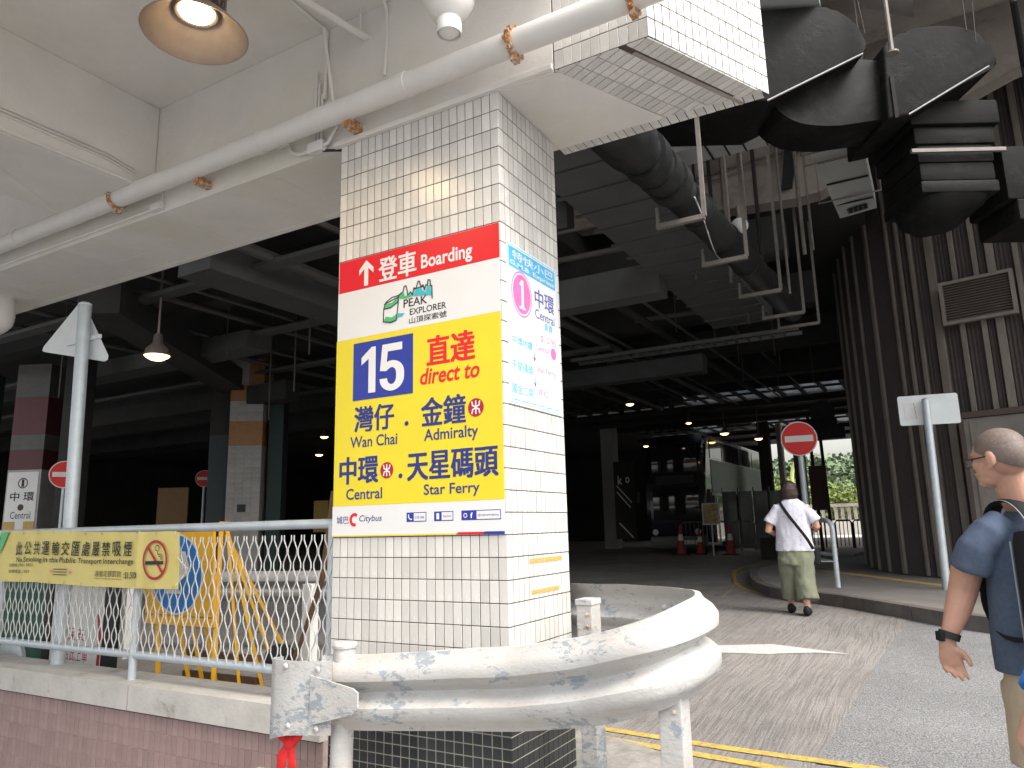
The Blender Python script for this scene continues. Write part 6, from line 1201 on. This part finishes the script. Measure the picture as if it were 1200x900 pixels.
for s_ in (-1, 1): mb.loft([(*(tc_+Sv*.09*s_+V(0, 0, .86)), .115, .14), (*(tc_+Sv*.10*s_+V(0, 0, .60)), .108, .125), (*(tc_+Sv*.105*s_+V(0, 0, .56)), .108, .125)], n=18, ref=Sv)
blob_obj('shorts', mb, .009, M_khaki, mn, 3, wr=.008)
wt = MB().loft([(-.030, 3.484, 1.048, .040, .036), (-.038, 3.480, 1.022, .038, .034)], n=20); wt.build('watch_strap', M_blackp, mn, smooth=True)
MB().box((-.066, 3.462, 1.034), (.018, .038, .036), Matrix.Rotation(.5, 3, 'Z'), bevel=.004).build('watch_case', M_blackcloth, mn)
bk = tc_-Fb*.235-Sv*.085; Rb = Matrix.Rotation(math.radians(30), 3, 'Z')
pk = thing('backpack', 'black backpack with grey piping on the back of the man with shaved head', 'backpack', (bk.x, bk.y, 1.0))
MB().box(bk+V(0, 0, 1.22), (.29, .16, .46), Rb, bevel=.055).build('pack_body', M_blackcloth, pk, smooth=True); MB().box(bk-Fb*.09+V(0, 0, 1.14), (.23, .06, .26), Rb, bevel=.025).build('front_pocket', M_blackcloth, pk, smooth=True)
for s_ in (-1, 1):
    a = tc_+Sv*.11*s_; P = smooth_path([tuple(a-Fb*.19+V(0, 0, 1.36)), tuple(a-Fb*.145+V(0, 0, 1.48)), tuple(a-Fb*.04+V(0, 0, 1.550)), tuple(a+Fb*.08+V(0, 0, 1.52)), tuple(a+Fb*.145+V(0, 0, 1.36)), tuple(a+Sv*.04*s_+Fb*.12+V(0, 0, 1.15)), tuple(a+Sv*.08*s_-Fb*.05+V(0, 0, 1.04)), tuple(a+Sv*.04*s_-Fb*.16+V(0, 0, 1.06))], 5)
    MB().loft([(*p, .036, .009) for p in P], n=10, ref=Sv).build('shoulder_strap', M_blackcloth, pk, smooth=True)
    MB().tube([tuple(p+Sv*.034*s_+V(0, 0, .002)) for p in P[:14]], .0022, 6).build('strap_piping', M_greytrim, pk, smooth=True)
    MB().tube([tuple(bk+Sv*.145*s_+Fb*.06+V(0, 0, z)) for z in (1.02, 1.2, 1.40)], .003, 6).build('piping', M_greytrim, pk, smooth=True)

# ---- third pedestrian, only the elbow in view
p3 = thing('person', 'person in bright blue shirt cut off by the lower right corner, one bare elbow showing', 'person', (.50, 2.32, .147)); g = .147; c3 = V(.50, 2.32, 0)
mb = MB(); mb.loft([(*(c3+V(0, 0, z)), a, b_) for z, a, b_ in ((g+.85, .15, .11), (g+1.05, .14, .10), (g+1.28, .16, .10), (g+1.38, .12, .08), (g+1.42, .055, .055), (g+1.52, .05, .05))], n=18)
mb.ball(c3+V(0, .01, g+1.60), (.075, .095, .115)).ball(c3+V(0, .10, g+1.585), (.014, .02, .022)).ball(c3+V(0, .04, g+1.53), (.05, .06, .05)); [mb.ball(c3+V(s_*.077, 0, g+1.59), (.008, .018, .03)) for s_ in (-1, 1)]
mb.loft([(.40, 2.31, 1.44, .055), (.31, 2.24, 1.22, .050), (.225, 2.17, 1.04, .048), (.20, 2.16, .985, .046), (.21, 2.22, .94, .042), (.25, 2.34, .88, .032), (.28, 2.42, .85, .026)], n=16); hand(mb, (.28, 2.42, .845), (.2, .9, -.3), (-.1, .3, .9), (.9, -.2, 0), 1.2)
mb.loft([(.665, 2.31, 1.44, .055), (.72, 2.30, 1.2, .05), (.74, 2.30, 1.05, .045), (.73, 2.36, .9, .035), (.72, 2.40, .80, .026)], n=14); hand(mb, (.72, 2.40, .80), (0, .2, -1), (-.2, .9, .1), (-.9, 0, 0), 1.0)
for s_ in (-1, 1):
    mb.loft([(.5+s_*.09, 2.32, g+.85, .085, .09), (.5+s_*.09, 2.34, g+.46, .058, .062), (.5+s_*.09, 2.32, g+.1, .036, .04), (.5+s_*.09, 2.32, g+.05, .036, .04)], n=12).ball((.5+s_*.09, 2.38, g+.035), (.042, .11, .034))
blob_obj('body', mb, .0065, M_skin, p3, 4)
mb = MB(); mb.loft([(*(c3+V(0, 0, z)), a, b_) for z, a, b_ in ((g+.78, .175, .135), (g+1.05, .165, .125), (g+1.28, .18, .12), (g+1.38, .14, .095), (g+1.44, .07, .07))], n=22)
mb.loft([(.42, 2.32, 1.46, .062), (.36, 2.29, 1.34, .064), (.285, 2.225, 1.17, .066), (.235, 2.185, 1.075, .070)], n=18); mb.loft([(.64, 2.31, 1.46, .065), (.71, 2.30, 1.3, .068), (.73, 2.3, 1.15, .07)], n=18)
blob_obj('shirt', mb, .008, M_blueshirt, p3, 3, wr=.006)
mb = MB(); mb.ball(c3+V(0, -.01, g+1.63), (.085, .10, .105)); blob_obj('hair', mb, .008, M_hair, p3, 2, wr=.006)
mb = MB(); mb.loft([(.5, 2.32, g+.84, .165, .125), (.5, 2.32, g+.70, .17, .13)], n=18); [mb.loft([(.5+s_*.085, 2.32, g+.78, .09, .11), (.5+s_*.09, 2.32, g+.12, .075, .085)], n=16) for s_ in (-1, 1)]; blob_obj('trousers', mb, .010, M_navycloth, p3, 3, wr=.006); p3.location.x -= .07
